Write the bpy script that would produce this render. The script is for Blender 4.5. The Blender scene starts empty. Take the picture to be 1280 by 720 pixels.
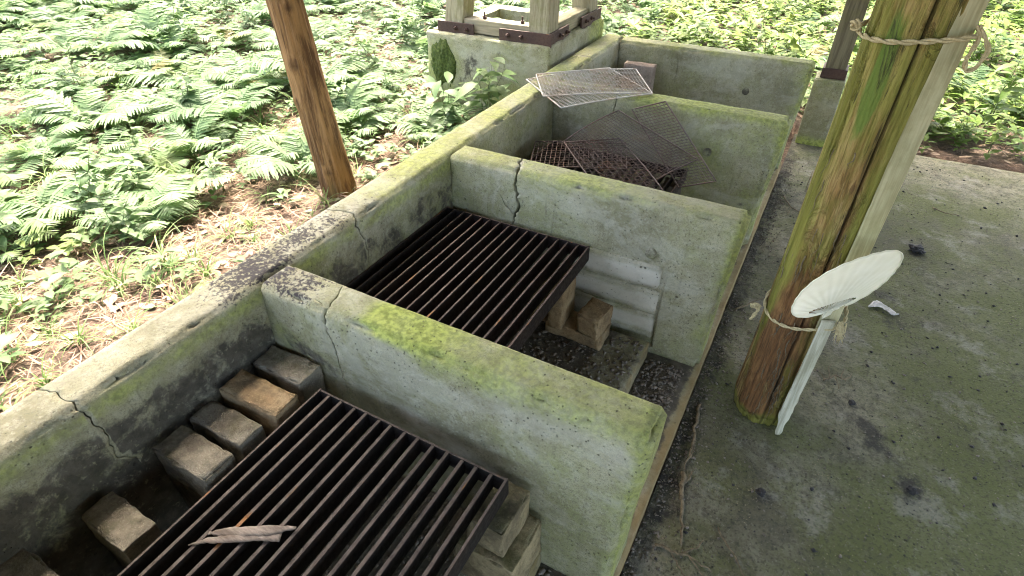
import bpy, bmesh, math, random
import numpy as np
from mathutils import Vector, Matrix, noise, Euler
random.seed(7)
rng = np.random.default_rng(7)
scene = bpy.context.scene
COL = scene.collection
T = 0.72                      # height of the hearth's rim above the shelter floor
PI = math.pi
R = math.radians

# ------------------------------------------------------------------ materials
class NT:
    def __init__(s, name):
        s.m = bpy.data.materials.new(name); s.m.use_nodes = True
        s.t = s.m.node_tree; s.t.nodes.clear()
        s.out = s.t.nodes.new('ShaderNodeOutputMaterial')
        s.p = s.t.nodes.new('ShaderNodeBsdfPrincipled')
        s.t.links.new(s.p.outputs[0], s.out.inputs[0])
        s.p.inputs['Specular IOR Level'].default_value = .3
        s._obj = None
    def new(s, t): return s.t.nodes.new(t)
    def link(s, a, b): s.t.links.new(a, b)
    def put(s, sock, v):
        if hasattr(v, 'is_output'): s.link(v, sock)
        elif v is not None:
            if isinstance(v, tuple) and len(v) == 3 and sock.type == 'RGBA': v = v + (1,)
            sock.default_value = v
    def obj(s):
        if s._obj is None: s._obj = s.new('ShaderNodeTexCoord').outputs['Object']
        return s._obj
    def pos(s): return s.new('ShaderNodeNewGeometry').outputs['Position']
    def mapv(s, v, scale=(1, 1, 1), rot=(0, 0, 0)):
        n = s.new('ShaderNodeMapping'); s.link(v, n.inputs[0])
        n.inputs['Scale'].default_value = scale; n.inputs['Rotation'].default_value = rot
        return n.outputs[0]
    def noise(s, scale, detail=4, rough=.55, v=None, dist=0):
        n = s.new('ShaderNodeTexNoise'); s.link(v or s.obj(), n.inputs['Vector'])
        n.inputs['Scale'].default_value = scale; n.inputs['Detail'].default_value = detail
        n.inputs['Roughness'].default_value = rough; n.inputs['Distortion'].default_value = dist
        return n.outputs['Fac']
    def voro(s, scale, v=None, feat='F1', rnd=1):
        n = s.new('ShaderNodeTexVoronoi'); s.link(v or s.obj(), n.inputs['Vector'])
        n.inputs['Scale'].default_value = scale; n.feature = feat; n.inputs['Randomness'].default_value = rnd
        return n.outputs['Distance']
    def ramp(s, f, a, b, lo=0., hi=1.):
        n = s.new('ShaderNodeMapRange'); s.link(f, n.inputs[0])
        n.interpolation_type = 'SMOOTHSTEP'
        n.inputs[1].default_value = a; n.inputs[2].default_value = b
        n.inputs[3].default_value = lo; n.inputs[4].default_value = hi
        return n.outputs[0]
    def math(s, op, a, b=None):
        n = s.new('ShaderNodeMath'); n.operation = op
        s.put(n.inputs[0], a)
        if b is not None: s.put(n.inputs[1], b)
        return n.outputs[0]
    def mul(s, a, b): return s.math('MULTIPLY', a, b)
    def mix(s, f, a, b, mode='MIX'):
        n = s.new('ShaderNodeMix'); n.data_type = 'RGBA'; n.blend_type = mode
        s.put(n.inputs['Factor'], f)
        s.put(n.inputs[6], a); s.put(n.inputs[7], b)
        return n.outputs[2]
    def attr(s, name):
        n = s.new('ShaderNodeAttribute'); n.attribute_name = name
        return n.outputs['Fac']
    def rand(s): return s.new('ShaderNodeObjectInfo').outputs['Random']
    def bump(s, h, strength=.5, dist=.01, nrm=None):
        n = s.new('ShaderNodeBump'); s.link(h, n.inputs['Height'])
        n.inputs['Strength'].default_value = strength; n.inputs['Distance'].default_value = dist
        if nrm is not None: s.link(nrm, n.inputs['Normal'])
        return n.outputs[0]
    def done(s, col, rough=.9, bump=None, spec=None, metal=None):
        s.put(s.p.inputs['Base Color'], col); s.put(s.p.inputs['Roughness'], rough)
        if bump is not None: s.link(bump, s.p.inputs['Normal'])
        if spec is not None: s.p.inputs['Specular IOR Level'].default_value = spec
        if metal is not None: s.put(s.p.inputs['Metallic'], metal)
        return s.m

def m_concrete():
    n = NT('old_concrete'); P = n.pos()
    a = n.noise(3.2, 5, .6, P); b = n.noise(26, 5, .65, P); c = n.noise(110, 4, .7, P)
    col = n.mix(n.ramp(a, .32, .68), (.185, .178, .108), (.355, .343, .23))
    col = n.mix(n.ramp(n.noise(1.7, 5, .65, P), .42, .66, 0, .65), col, (.235, .265, .105))
    col = n.mix(n.ramp(b, .42, .75, 0, .6), col, (.42, .415, .32))
    col = n.mix(n.ramp(c, .5, .66, 0, .45), col, (.12, .115, .08))
    col = n.mix(n.ramp(n.noise(90, 4, .7, n.mapv(P, (1, 1, 1), (.4, .3, .2))), .56, .7, 0, .32), col, (.52, .51, .41))
    col = n.mix(n.ramp(n.noise(420, 2, .6, P), .50, .66, 0, .6), col, (.13, .125, .09))
    col = n.mix(n.ramp(n.noise(85, 6, .8, P), .55, .64, 0, .6), col, (.09, .088, .062))
    # vertical weathering streaks
    st = n.noise(9, 5, .65, n.mapv(P, (1, 1, .12)))
    col = n.mix(n.ramp(st, .5, .72, 0, .5), col, (.19, .19, .125))
    st2 = n.noise(34, 4, .65, n.mapv(P, (1, 1, .07)))
    col = n.mix(n.ramp(st2, .6, .74, 0, .45), col, (.12, .12, .08))
    ll = n.noise(2.4, 6, .7, n.mapv(P, (1, 1, 1.8)), .6)
    col = n.mix(n.ramp(ll, .49, .60, 0, .32), col, (.46, .46, .40))
    hl = n.noise(30, 3, .6, n.mapv(P, (.1, .1, 1.6)))
    col = n.mix(n.ramp(hl, .55, .7, 0, .28), col, (.22, .22, .15))
    blot = n.noise(14, 7, .75, P, .4)
    col = n.mix(n.ramp(blot, .55, .68, 0, .55), col, (.16, .155, .10))
    # green algae film
    g = n.attr('moss')
    g1 = n.noise(7, 6, .7, P)
    gf = n.ramp(n.math('ADD', g, n.mul(n.math('SUBTRACT', g1, .5), 1.0)), .18, 1.0)
    gcol = n.mix(n.ramp(n.noise(60, 3, .6, P), .35, .65), (.16, .205, .028), (.36, .425, .085))
    col = n.mix(n.mul(gf, .8), col, gcol)
    oc = n.ramp(n.math('ADD', n.attr('ochre'), n.mul(n.math('SUBTRACT', g1, .5), .8)), .3, .8)
    col = n.mix(n.mul(oc, .85), col, n.mix(b, (.13, .09, .035), (.30, .22, .10)))
    # soot / dirt, plus gloom under the grates put into the colour
    so = n.attr('soot_shade'); s1 = n.noise(11, 7, .7, P, .3)
    sf = n.ramp(n.math('ADD', so, n.mul(n.math('SUBTRACT', s1, .5), 1.7)), .36, .68)
    sf = n.mul(sf, n.ramp(n.noise(48, 5, .75, P), .66, .56, .35, 1))
    col = n.mix(n.mul(sf, .88), col, n.mix(n.ramp(b, .3, .7), (.035, .032, .03), (.085, .078, .065)))
    # black crust lichen speckle
    li = n.attr('lichen'); l1 = n.noise(75, 5, .75, P); l2 = n.noise(9, 4, .6, P)
    lf = n.ramp(n.math('ADD', n.mul(n.math('SUBTRACT', l1, .5), 2.6), n.math('ADD', li, n.mul(n.math('SUBTRACT', l2, .5), 1.4))), .55, .85)
    lf = n.mul(lf, n.ramp(li, .03, .25))
    col = n.mix(n.mul(lf, .92), col, (.03, .026, .033))
    # pale ash / efflorescence
    asf = n.ramp(n.math('ADD', n.attr('ash'), n.mul(n.math('SUBTRACT', g1, .5), .9)), .3, .9)
    col = n.mix(n.mul(asf, .7), col, (.60, .585, .52))
    # pin holes
    pv = n.voro(64, P); pit = n.ramp(n.math('ADD', pv, n.mul(n.noise(23, 2, .5, P), .22)), .17, .30, 1, 0)
    pit = n.mul(pit, n.ramp(n.noise(4, 5, .65, P), .44, .58))
    col = n.mix(n.mul(pit, .75), col, (.06, .055, .045))
    sp = n.mul(n.ramp(n.math('ADD', n.voro(16, P), n.mul(n.noise(30, 2, .5, P), .12)), .08, .14, 1, 0), n.ramp(n.noise(3, 4, .6, n.mapv(P, (1, 1.3, 1))), .50, .6))
    col = n.mix(n.mul(sp, .75), col, (.06, .055, .045))
    pit = n.math('MAXIMUM', pit, sp)
    h = n.math('ADD', n.mul(b, .6), n.mul(c, .35))
    h = n.math('SUBTRACT', h, n.mul(pit, .9))
    return n.done(col, .92, n.bump(h, .8, .009))

def m_floor():
    n = NT('floor_concrete'); P = n.pos()
    a = n.noise(1.3, 6, .65, P); b = n.noise(17, 7, .75, P); c = n.noise(75, 5, .75, P)
    col = n.mix(n.ramp(a, .38, .62), (.095, .094, .060), (.215, .210, .150))
    col = n.mix(n.ramp(b, .42, .62, 0, .7), col, (.058, .058, .044))
    g = n.ramp(n.math('ADD', n.attr('moss'), n.mul(n.math('SUBTRACT', n.noise(3.1, 7, .75, P), .5), 1.9)), .2, .8)
    col = n.mix(n.mul(g, .75), col, n.mix(b, (.05, .066, .014), (.125, .15, .038)))
    pale = n.ramp(n.noise(4.3, 7, .72, P), .52, .66)
    col = n.mix(n.mul(pale, .5), col, (.27, .265, .235))
    s = n.ramp(n.math('ADD', n.attr('smudge'), n.mul(n.math('SUBTRACT', n.noise(14, 7, .78, P), .5), 2.0)), .36, .85)
    col = n.mix(n.mul(s, .86), col, (.021, .02, .02))
    # charcoal crumbs and grit ground into the surface
    v = n.voro(46, P); k = n.mul(n.ramp(n.math('ADD', v, n.mul(n.noise(31, 2, .5, P), .2)), .17, .30, 1, 0), n.ramp(n.noise(3.7, 6, .7, P), .40, .58))
    col = n.mix(n.mul(k, .8), col, (.022, .021, .02))
    v2 = n.voro(70, n.mapv(P, (1, 1.07, 1), (0, 0, .6))); k2 = n.mul(n.ramp(v2, .09, .2, 1, 0), n.ramp(n.noise(4.9, 5, .65, P), .46, .6))
    col = n.mix(n.mul(k2, .8), col, (.30, .26, .16))
    col = n.mix(n.ramp(c, .5, .62, 0, .55), col, (.028, .027, .02))
    col = n.mix(n.ramp(n.noise(85, 5, .75, n.mapv(P, (1, 1, 1), (0, 0, .7))), .57, .68, 0, .4), col, (.30, .29, .23))
    h = n.math('ADD', n.mul(b, .7), n.mul(c, .5))
    return n.done(col, .9, n.bump(n.math('ADD', h, n.mul(k, .5)), .9, .012))

def m_block(name, c1, c2, moss=.4, dirt=.5):
    n = NT(name); r = n.rand(); O = n.obj()
    off = n.new('ShaderNodeVectorMath'); off.operation = 'ADD'
    n.link(O, off.inputs[0]); cr = n.new('ShaderNodeCombineXYZ')
    n.link(n.mul(r, 31.), cr.inputs[0]); n.link(n.mul(r, 17.), cr.inputs[1]); n.link(cr.outputs[0], off.inputs[1])
    O = off.outputs[0]
    a = n.noise(9, 5, .65, O); b = n.noise(60, 4, .7, O); c = n.noise(240, 2, .6, O)
    col = n.mix(n.ramp(a, .3, .7), c1, c2)
    col = n.mix(n.ramp(b, .45, .72, 0, .6), col, tuple(x * .45 for x in c1))
    col = n.mix(n.ramp(c, .5, .72, 0, .5), col, tuple(min(.6, x * 1.5) for x in c2))
    nz = n.new('ShaderNodeSeparateXYZ'); n.link(n.new('ShaderNodeNewGeometry').outputs['Normal'], nz.inputs[0])
    up = n.ramp(nz.outputs[2], .3, .9)
    mo = n.mul(up, n.ramp(n.noise(13, 6, .7, O), .62 - .25 * moss, .85 - .2 * moss))
    col = n.mix(n.mul(mo, .8 * min(1, moss * 1.5)), col, (.055, .065, .018))
    di = n.ramp(n.noise(5, 6, .75, O), .62 - .3 * dirt, .9 - .3 * dirt)
    col = n.mix(n.mul(di, .75), col, (.05, .043, .034))
    return n.done(col, .95, n.bump(n.math('ADD', b, n.mul(c, .6)), .7, .006))

def m_simple(name, c1, c2, scale=20, rough=.8, bump=.3, metal=None, spec=None, stretch=None, dist=.004):
    n = NT(name); O = n.obj()
    if stretch: O = n.mapv(O, stretch)
    a = n.noise(scale, 6, .65, O); b = n.noise(scale * 6, 4, .65, O)
    col = n.mix(n.ramp(n.math('ADD', n.mul(a, .7), n.mul(b, .3)), .35, .65), c1, c2)
    return n.done(col, rough, n.bump(n.math('ADD', a, n.mul(b, .5)), bump, dist), spec, metal)

def m_rust(name, dark, rust, edge):
    n = NT(name); P = n.pos()
    a = n.noise(6, 5, .7, P); b = n.noise(70, 5, .7, P); w = n.noise(22, 5, .7, n.mapv(P, (1, .35, 1)))
    col = n.mix(n.ramp(a, .4, .68), dark, rust)
    nz = n.new('ShaderNodeSeparateXYZ'); n.link(n.new('ShaderNodeNewGeometry').outputs['Normal'], nz.inputs[0])
    top = n.ramp(nz.outputs[2], .5, .9)
    col = n.mix(n.mul(top, n.ramp(w, .3, .7, .35, 1)), col, edge)  # upward faces painted paler than the sides, standing in for light from above
    col = n.mix(n.mul(top, n.ramp(n.noise(5, 3, .6, n.mapv(P, (6, 1, 1))), .64, .7)), col, (.23, .10, .028))
    col = n.mix(n.ramp(b, .56, .75, 0, .6), col, tuple(x * .5 for x in dark))
    return n.done(col, n.ramp(b, .3, .7, .55, .85), n.bump(b, .5, .002), .4)

def m_leaf(name, c1, c2, trans=.45, yellow=.0):
    n = NT(name); r = n.rand()
    a = n.noise(7, 3, .6, n.pos())
    v = n.attr('tint')
    col = n.mix(n.ramp(n.math('ADD', n.mul(r, .45), n.math('ADD', n.mul(a, .35), n.mul(v, .35))), .3, .85), c1, c2)
    if name == 'fern_leaf': col = n.mix(n.ramp(v, .90, .96, 0, .7), col, (.27, .19, .07))
    if yellow: col = n.mix(n.mul(n.ramp(n.noise(1.9, 3, .6, n.pos()), .58, .68), yellow), col, (.20, .22, .02))
    n.put(n.p.inputs['Base Color'], col); n.p.inputs['Roughness'].default_value = .5; n.p.inputs['Specular IOR Level'].default_value = .35
    tr = n.new('ShaderNodeBsdfTranslucent'); n.link(n.mix(.35, col, (.15, .22, .06)), tr.inputs[0])
    mx = n.new('ShaderNodeMixShader'); mx.inputs[0].default_value = trans
    n.link(n.p.outputs[0], mx.inputs[1]); n.link(tr.outputs[0], mx.inputs[2]); n.link(mx.outputs[0], n.out.inputs[0])
    return n.m

def m_log():
    n = NT('peeling_log'); O = n.obj()
    f = n.noise(42, 6, .7, n.mapv(O, (1, 1, .06)), .4); f2 = n.noise(150, 5, .65, n.mapv(O, (1, 1, .07)), .5)
    big = n.noise(9, 6, .7, n.mapv(O, (1, 1, .28)), .8); mid = n.noise(24, 5, .7, n.mapv(O, (1, 1, .2)), .6)
    col = n.mix(n.ramp(f, .36, .64), (.26, .155, .055), (.46, .34, .145))
    col = n.mix(n.ramp(f2, .46, .62, 0, .7), col, (.09, .048, .018))
    col = n.mix(n.ramp(mid, .56, .66, 0, .6), col, (.44, .34, .16))
    bark = n.ramp(n.math('ADD', n.attr('bark'), n.mul(n.math('SUBTRACT', big, .5), 2.2)), .38, .58)
    bcol = n.mix(n.ramp(f2, .3, .7), (.06, .028, .012), (.25, .125, .05))
    bcol = n.mix(n.ramp(mid, .5, .68, 0, .7), bcol, (.33, .18, .07))
    col = n.mix(n.mul(bark, .93), col, bcol)
    gr = n.ramp(n.math('ADD', n.attr('green'), n.mul(n.math('SUBTRACT', n.noise(9, 5, .7, n.mapv(O, (1, 1, .3))), .5), 1.6)), .38, .85)
    col = n.mix(n.mul(gr, .8), col, n.mix(n.ramp(f, .3, .7), (.10, .125, .014), (.26, .28, .055)))
    gb = n.ramp(n.math('ADD', n.attr('algae'), n.mul(n.math('SUBTRACT', mid, .5), .8)), .25, .5)
    col = n.mix(n.mul(gb, .85), col, (.115, .20, .035))
    dk = n.ramp(n.noise(30, 6, .75, n.mapv(O, (1, 1, .1)), .5), .57, .66)
    col = n.mix(n.mul(dk, .8), col, (.025, .024, .012))
    col = n.mix(n.attr('seam'), col, (.02, .014, .008))
    return n.done(col, .85, n.bump(n.math('ADD', n.math('ADD', f, bark), n.mul(f2, .8)), 1., .012))

def m_bark():
    n = NT('cedar_bark'); O = n.obj()
    f = n.noise(30, 6, .68, n.mapv(O, (1, 1, .07))); f2 = n.noise(140, 4, .6, n.mapv(O, (1, 1, .06)))
    col = n.mix(n.ramp(f, .38, .62), (.085, .045, .019), (.28, .165, .07))
    col = n.mix(n.ramp(f2, .5, .72, 0, .6), col, (.30, .19, .09))
    col = n.mix(n.mul(n.attr('knot'), .8), col, (.05, .027, .012))
    g = n.ramp(n.noise(4, 4, .6, n.mapv(O, (1, 1, .3))), .58, .72)
    col = n.mix(n.mul(g, .4), col, (.16, .15, .05))
    return n.done(col, .9, n.bump(n.math('ADD', f, n.mul(f2, .6)), .9, .01))

def m_wood(name, c1, c2, green=.5, axis=2):
    n = NT(name); O = n.obj(); sc = [1, 1, 1]; sc[axis] = .06
    f = n.noise(60, 5, .65, n.mapv(O, tuple(sc))); g = n.noise(6, 5, .7, O)
    col = n.mix(n.ramp(f, .34, .66), c1, c2)
    col = n.mix(n.mul(n.ramp(g, .45, .7), green), col, (.14, .15, .045))
    col = n.mix(n.ramp(n.noise(25, 5, .7, n.mapv(O, tuple(sc))), .62, .72, 0, .6), col, tuple(x * .3 for x in c1))
    return n.done(col, .85, n.bump(f, .6, .005))

def m_soil():
    n = NT('forest_soil'); P = n.pos()
    a = n.noise(2.5, 6, .7, P); b = n.noise(40, 6, .75, P)
    col = n.mix(n.ramp(a, .35, .65), (.055, .037, .027), (.14, .096, .07))
    col = n.mix(n.ramp(b, .45, .7), col, (.21, .15, .112))
    return n.done(col, .95, n.bump(b, .9, .02))

M = {}
M['conc'] = m_concrete(); M['floor'] = m_floor(); M['soil'] = m_soil()
M['block'] = m_block('grey_block', (.165, .152, .118), (.29, .27, .21), .6, .72)
M['brick_tan'] = m_block('tan_brick', (.24, .165, .09), (.37, .285, .17), .1, .55)
M['brick_buff'] = m_block('buff_brick', (.36, .32, .20), (.46, .42, .28), .7, .3)
M['brick_mossy'] = m_block('mossy_block', (.26, .22, .125), (.38, .32, .19), 1.0, .75)
M['brick_pink'] = m_block('pink_brick', (.33, .27, .235), (.42, .36, .31), .05, .15)
M['brick_dark'] = m_block('sooted_block', (.12, .105, .085), (.2, .18, .145), .2, .8)
M['grate'] = m_rust('grate_iron', (.011, .009, .008), (.020, .013, .010), (.105, .08, .066))  # sides near black to stand in for the shade between bars
M['grate_red'] = m_rust('grate_iron_red', (.010, .0065, .006), (.020, .011, .008), (.09, .063, .053))
M['wire'] = m_rust('wire_pale', (.42, .41, .37), (.40, .27, .17), (.55, .54, .50))
M['wire_rust'] = m_rust('wire_rusty', (.070, .052, .047), (.15, .078, .05), (.17, .138, .125))
M['steel'] = m_rust('brown_steel', (.050, .028, .024), (.075, .042, .032), (.10, .065, .05))
M['log'] = m_log(); M['bark'] = m_bark()
M['timber'] = m_wood('weathered_timber', (.20, .18, .115), (.34, .315, .215), .6)
M['timber_x'] = m_wood('weathered_sill', (.20, .175, .12), (.34, .305, .215), .35, 0)
M['timber_y'] = m_wood('weathered_sill_y', (.20, .18, .115), (.34, .315, .215), .5, 1)
M['dark_timber'] = m_wood('dark_timber', (.10, .085, .055), (.18, .16, .10), .35)
M['board'] = m_wood('pale_board', (.29, .275, .15), (.45, .435, .27), .4)
M['lath'] = m_wood('white_lath', (.30, .30, .22), (.56, .56, .45), .35)
M['rope'] = m_simple('hemp_rope', (.33, .28, .15), (.52, .46, .28), 160, .9, .6, dist=.002)
M['paper'] = None
M['rib'] = m_simple('fan_rib', (.50, .50, .40), (.62, .62, .52), 30, .6, .1)
M['charcoal'] = m_simple('charcoal', (.012, .012, .012), (.04, .04, .042), 60, .7, .6)
M['gravel'] = m_simple('ash_gravel', (.05, .044, .036), (.25, .225, .19), 30, .9, .6)
M['twig'] = m_simple('dry_twig', (.085, .07, .045), (.22, .18, .115), 60, .9, .5)
M['needle'] = m_simple('dry_litter', (.11, .065, .046), (.31, .205, .15), 9, .85, .2)
M['deadleaf'] = m_simple('dead_leaf', (.13, .085, .055), (.38, .30, .22), 7, .8, .2)
M['strip'] = m_simple('grey_bark_strip', (.13, .105, .085), (.34, .29, .245), 30, .9, .6, stretch=(.25, 1, 1))
M['moss'] = m_simple('dark_moss', (.035, .055, .015), (.10, .135, .035), 60, .95, .9, dist=.01)
M['roof'] = m_simple('roof_board', (.10, .07, .045), (.17, .12, .08), 12, .85, .3)
M['fern'] = m_leaf('fern_leaf', (.105, .19, .085), (.19, .28, .14), .56, .3)
M['leaf'] = m_leaf('broad_leaf', (.10, .18, .075), (.185, .27, .125), .56, .35)
M['leaf_y'] = m_leaf('sunny_leaf', (.10, .18, .035), (.23, .31, .09), .52, .6)
M['grass'] = m_leaf('grass_blade', (.09, .16, .045), (.20, .28, .10), .45, .3)
M['stem'] = m_simple('green_stem', (.06, .085, .03), (.13, .14, .06), 40, .7, .2)
def m_paper():
    n = NT('fan_paper'); O = n.obj()
    a = n.noise(14, 4, .6, O)
    col = n.mix(n.ramp(a, .3, .7), (.80, .80, .65), (.87, .87, .74))
    n.put(n.p.inputs['Base Color'], col); n.p.inputs['Roughness'].default_value = .7
    tr = n.new('ShaderNodeBsdfTranslucent'); n.link(col, tr.inputs[0])
    mx = n.new('ShaderNodeMixShader'); mx.inputs[0].default_value = .3
    n.link(n.p.outputs[0], mx.inputs[1]); n.link(tr.outputs[0], mx.inputs[2]); n.link(mx.outputs[0], n.out.inputs[0])
    return n.m
M['paper'] = m_paper()
M['scrap'] = m_simple('paper_scrap', (.5, .5, .48), (.68, .68, .66), 30, .7, .4)

# ------------------------------------------------------------------ object helpers
def tag(o, label=None, cat=None, group=None, kind=None):
    if label: o['label'] = label
    if cat: o['category'] = cat
    if group: o['group'] = group
    if kind: o['kind'] = kind
    return o
def thing(name, loc, label, cat, group=None, rot=(0, 0, 0)):
    o = bpy.data.objects.new(name, None); COL.objects.link(o)
    o.location = loc; o.rotation_euler = rot; o.empty_display_size = .1
    return tag(o, label, cat, group)
def mesh_obj(name, V, F, mat, parent=None, smooth=True, attrs=None, local=False):
    """V in world space unless local; shifted into the parent's space."""
    V = np.asarray(V, float)
    if parent is not None and not local: V = V - np.array(parent.location)
    me = bpy.data.meshes.new(name)
    me.from_pydata([tuple(v) for v in V], [], [tuple(f) for f in F])
    me.materials.append(mat)
    if smooth: me.polygons.foreach_set('use_smooth', [True] * len(me.polygons))
    if attrs:
        for k, a in attrs.items():
            at = me.attributes.new(k, 'FLOAT', 'POINT'); at.data.foreach_set('value', np.asarray(a, np.float32))
    me.update()
    o = bpy.data.objects.new(name, me); COL.objects.link(o)
    if parent is not None: o.parent = parent
    return o
def big_mesh(name, V, F, mat, attrs=None, smooth=True):
    V = np.asarray(V, np.float32); F = np.asarray(F, np.int32); k = F.shape[1]
    me = bpy.data.meshes.new(name)
    me.vertices.add(len(V)); me.vertices.foreach_set('co', V.ravel())
    me.loops.add(F.size); me.loops.foreach_set('vertex_index', F.ravel())
    me.polygons.add(len(F)); me.polygons.foreach_set('loop_start', np.arange(len(F), dtype=np.int32) * k)
    me.polygons.foreach_set('loop_total', np.full(len(F), k, np.int32))
    me.materials.append(mat)
    if smooth: me.polygons.foreach_set('use_smooth', np.ones(len(F), bool))
    if attrs:
        for kk, a in attrs.items():
            at = me.attributes.new(kk, 'FLOAT', 'POINT'); at.data.foreach_set('value', np.asarray(a, np.float32))
    me.update(calc_edges=True); me.validate()
    o = bpy.data.objects.new(name, me); COL.objects.link(o)
    return o
def fbm(v, s=1., o=3):
    return noise.fractal(Vector(v) * s, 1., 2., o)

def axis_lines(a, b, res, r):
    L = [a, a + r * .12, a + r * .35, a + r * .65, a + r]
    E = [b - r, b - r * .65, b - r * .35, b - r * .12, b]
    n = max(1, int(round((b - r - a - r) / res)))
    mid = [a + r + (b - a - 2 * r) * i / n for i in range(1, n)]
    return L + mid + E
def grid_box(x0, x1, y0, y1, z0, z1, res=.015, r=.012, warp=None, amp=.0025, chip=.006, seed=0., nscale=9, cham=False):
    X, Y, Z = axis_lines(x0, x1, res, r), axis_lines(y0, y1, res, r), axis_lines(z0, z1, res, r)
    idx = {}; V = []; F = []
    def vid(i, j, k):
        key = (i, j, k)
        if key not in idx:
            idx[key] = len(V)
            p = Vector((X[i], Y[j], Z[k]))
            q = Vector((min(max(p.x, x0 + r), x1 - r), min(max(p.y, y0 + r), y1 - r), min(max(p.z, z0 + r), z1 - r)))
            d = p - q
            nrm = d.normalized() if d.length > 1e-9 else Vector((0, 0, 1))
            edge = sum(1 for c in d if abs(c) > 1e-6)
            p = q + (d * (r / (abs(d.x) + abs(d.y) + abs(d.z))) if cham and d.length > 1e-9 else nrm * r)
            s = p * nscale + Vector((seed, seed * 1.7, -seed))
            dsp = amp * noise.fractal(s, 1., 2., 4) + amp * .5 * noise.noise(s * 6)
            if edge > 1:
                c = noise.fractal(s * 1.6 + Vector((9, 3, 5)), 1., 2., 3)
                dsp -= chip * max(0, c - .12) * 2.2
            p = p + nrm * dsp
            if warp: p = warp(p)
            V.append(p)
        return idx[key]
    nx, ny, nz = len(X) - 1, len(Y) - 1, len(Z) - 1
    for i in range(nx):
        for j in range(ny):
            F.append((vid(i, j, 0), vid(i, j + 1, 0), vid(i + 1, j + 1, 0), vid(i + 1, j, 0)))
            F.append((vid(i, j, nz), vid(i + 1, j, nz), vid(i + 1, j + 1, nz), vid(i, j + 1, nz)))
    for i in range(nx):
        for k in range(nz):
            F.append((vid(i, 0, k), vid(i + 1, 0, k), vid(i + 1, 0, k + 1), vid(i, 0, k + 1)))
            F.append((vid(i, ny, k), vid(i, ny, k + 1), vid(i + 1, ny, k + 1), vid(i + 1, ny, k)))
    for j in range(ny):
        for k in range(nz):
            F.append((vid(0, j, k), vid(0, j, k + 1), vid(0, j + 1, k + 1), vid(0, j + 1, k)))
            F.append((vid(nx, j, k), vid(nx, j + 1, k), vid(nx, j + 1, k + 1), vid(nx, j, k + 1)))
    return V, F
def tube(path, rad, sides=6, cap=True):
    """swept tube; rad is a number or a list"""
    P = [Vector(p) for p in path]; n = len(P); V = []; F = []
    up = Vector((0, 0, 1)); prev = None
    for i, p in enumerate(P):
        t = (P[min(i + 1, n - 1)] - P[max(i - 1, 0)]).normalized()
        if prev is None:
            a = t.cross(up if abs(t.z) < .9 else Vector((1, 0, 0))).normalized()
        else:
            a = (prev - t * prev.dot(t)).normalized()
        prev = a; b = t.cross(a)
        rr = rad[i] if isinstance(rad, (list, tuple)) else rad
        for k in range(sides):
            an = 2 * PI * k / sides
            V.append(p + (a * math.cos(an) + b * math.sin(an)) * rr)
    for i in range(n - 1):
        for k in range(sides):
            a = i * sides + k; b = i * sides + (k + 1) % sides
            F.append((a, b, b + sides, a + sides))
    if cap:
        F.append(tuple(range(sides - 1, -1, -1))); F.append(tuple((n - 1) * sides + k for k in range(sides)))
    return V, F
def join(parts):
    V = []; F = []
    for v, f in parts:
        o = len(V); V += [tuple(x) for x in v]; F += [tuple(i + o for i in q) for q in f]
    return V, F
def xf(part, mat):
    v, f = part
    return [mat @ Vector(p) for p in v], f
def boxm(x0, x1, y0, y1, z0, z1, bev=0.0):
    bm = bmesh.new(); bmesh.ops.create_cube(bm, size=1)
    for v in bm.verts:
        v.co = Vector(((x0 + x1) / 2 + v.co.x * (x1 - x0), (y0 + y1) / 2 + v.co.y * (y1 - y0), (z0 + z1) / 2 + v.co.z * (z1 - z0)))
    if bev: bmesh.ops.bevel(bm, geom=bm.edges[:], offset=bev, segments=2, affect='EDGES', profile=.6)
    bm.verts.ensure_lookup_table()
    V = [v.co.copy() for v in bm.verts]; F = [tuple(v.index for v in f.verts) for f in bm.faces]
    bm.free(); return V, F
def sstep(a, b, x):
    t = min(1, max(0, (x - a) / (b - a))); return t * t * (3 - 2 * t)
def blob(x, y, cx, cy, rx, ry, a=0):
    c, s = math.cos(a), math.sin(a); dx, dy = x - cx, y - cy
    u, v = (dx * c + dy * s) / rx, (-dx * s + dy * c) / ry
    return math.exp(-(u * u + v * v))

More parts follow.
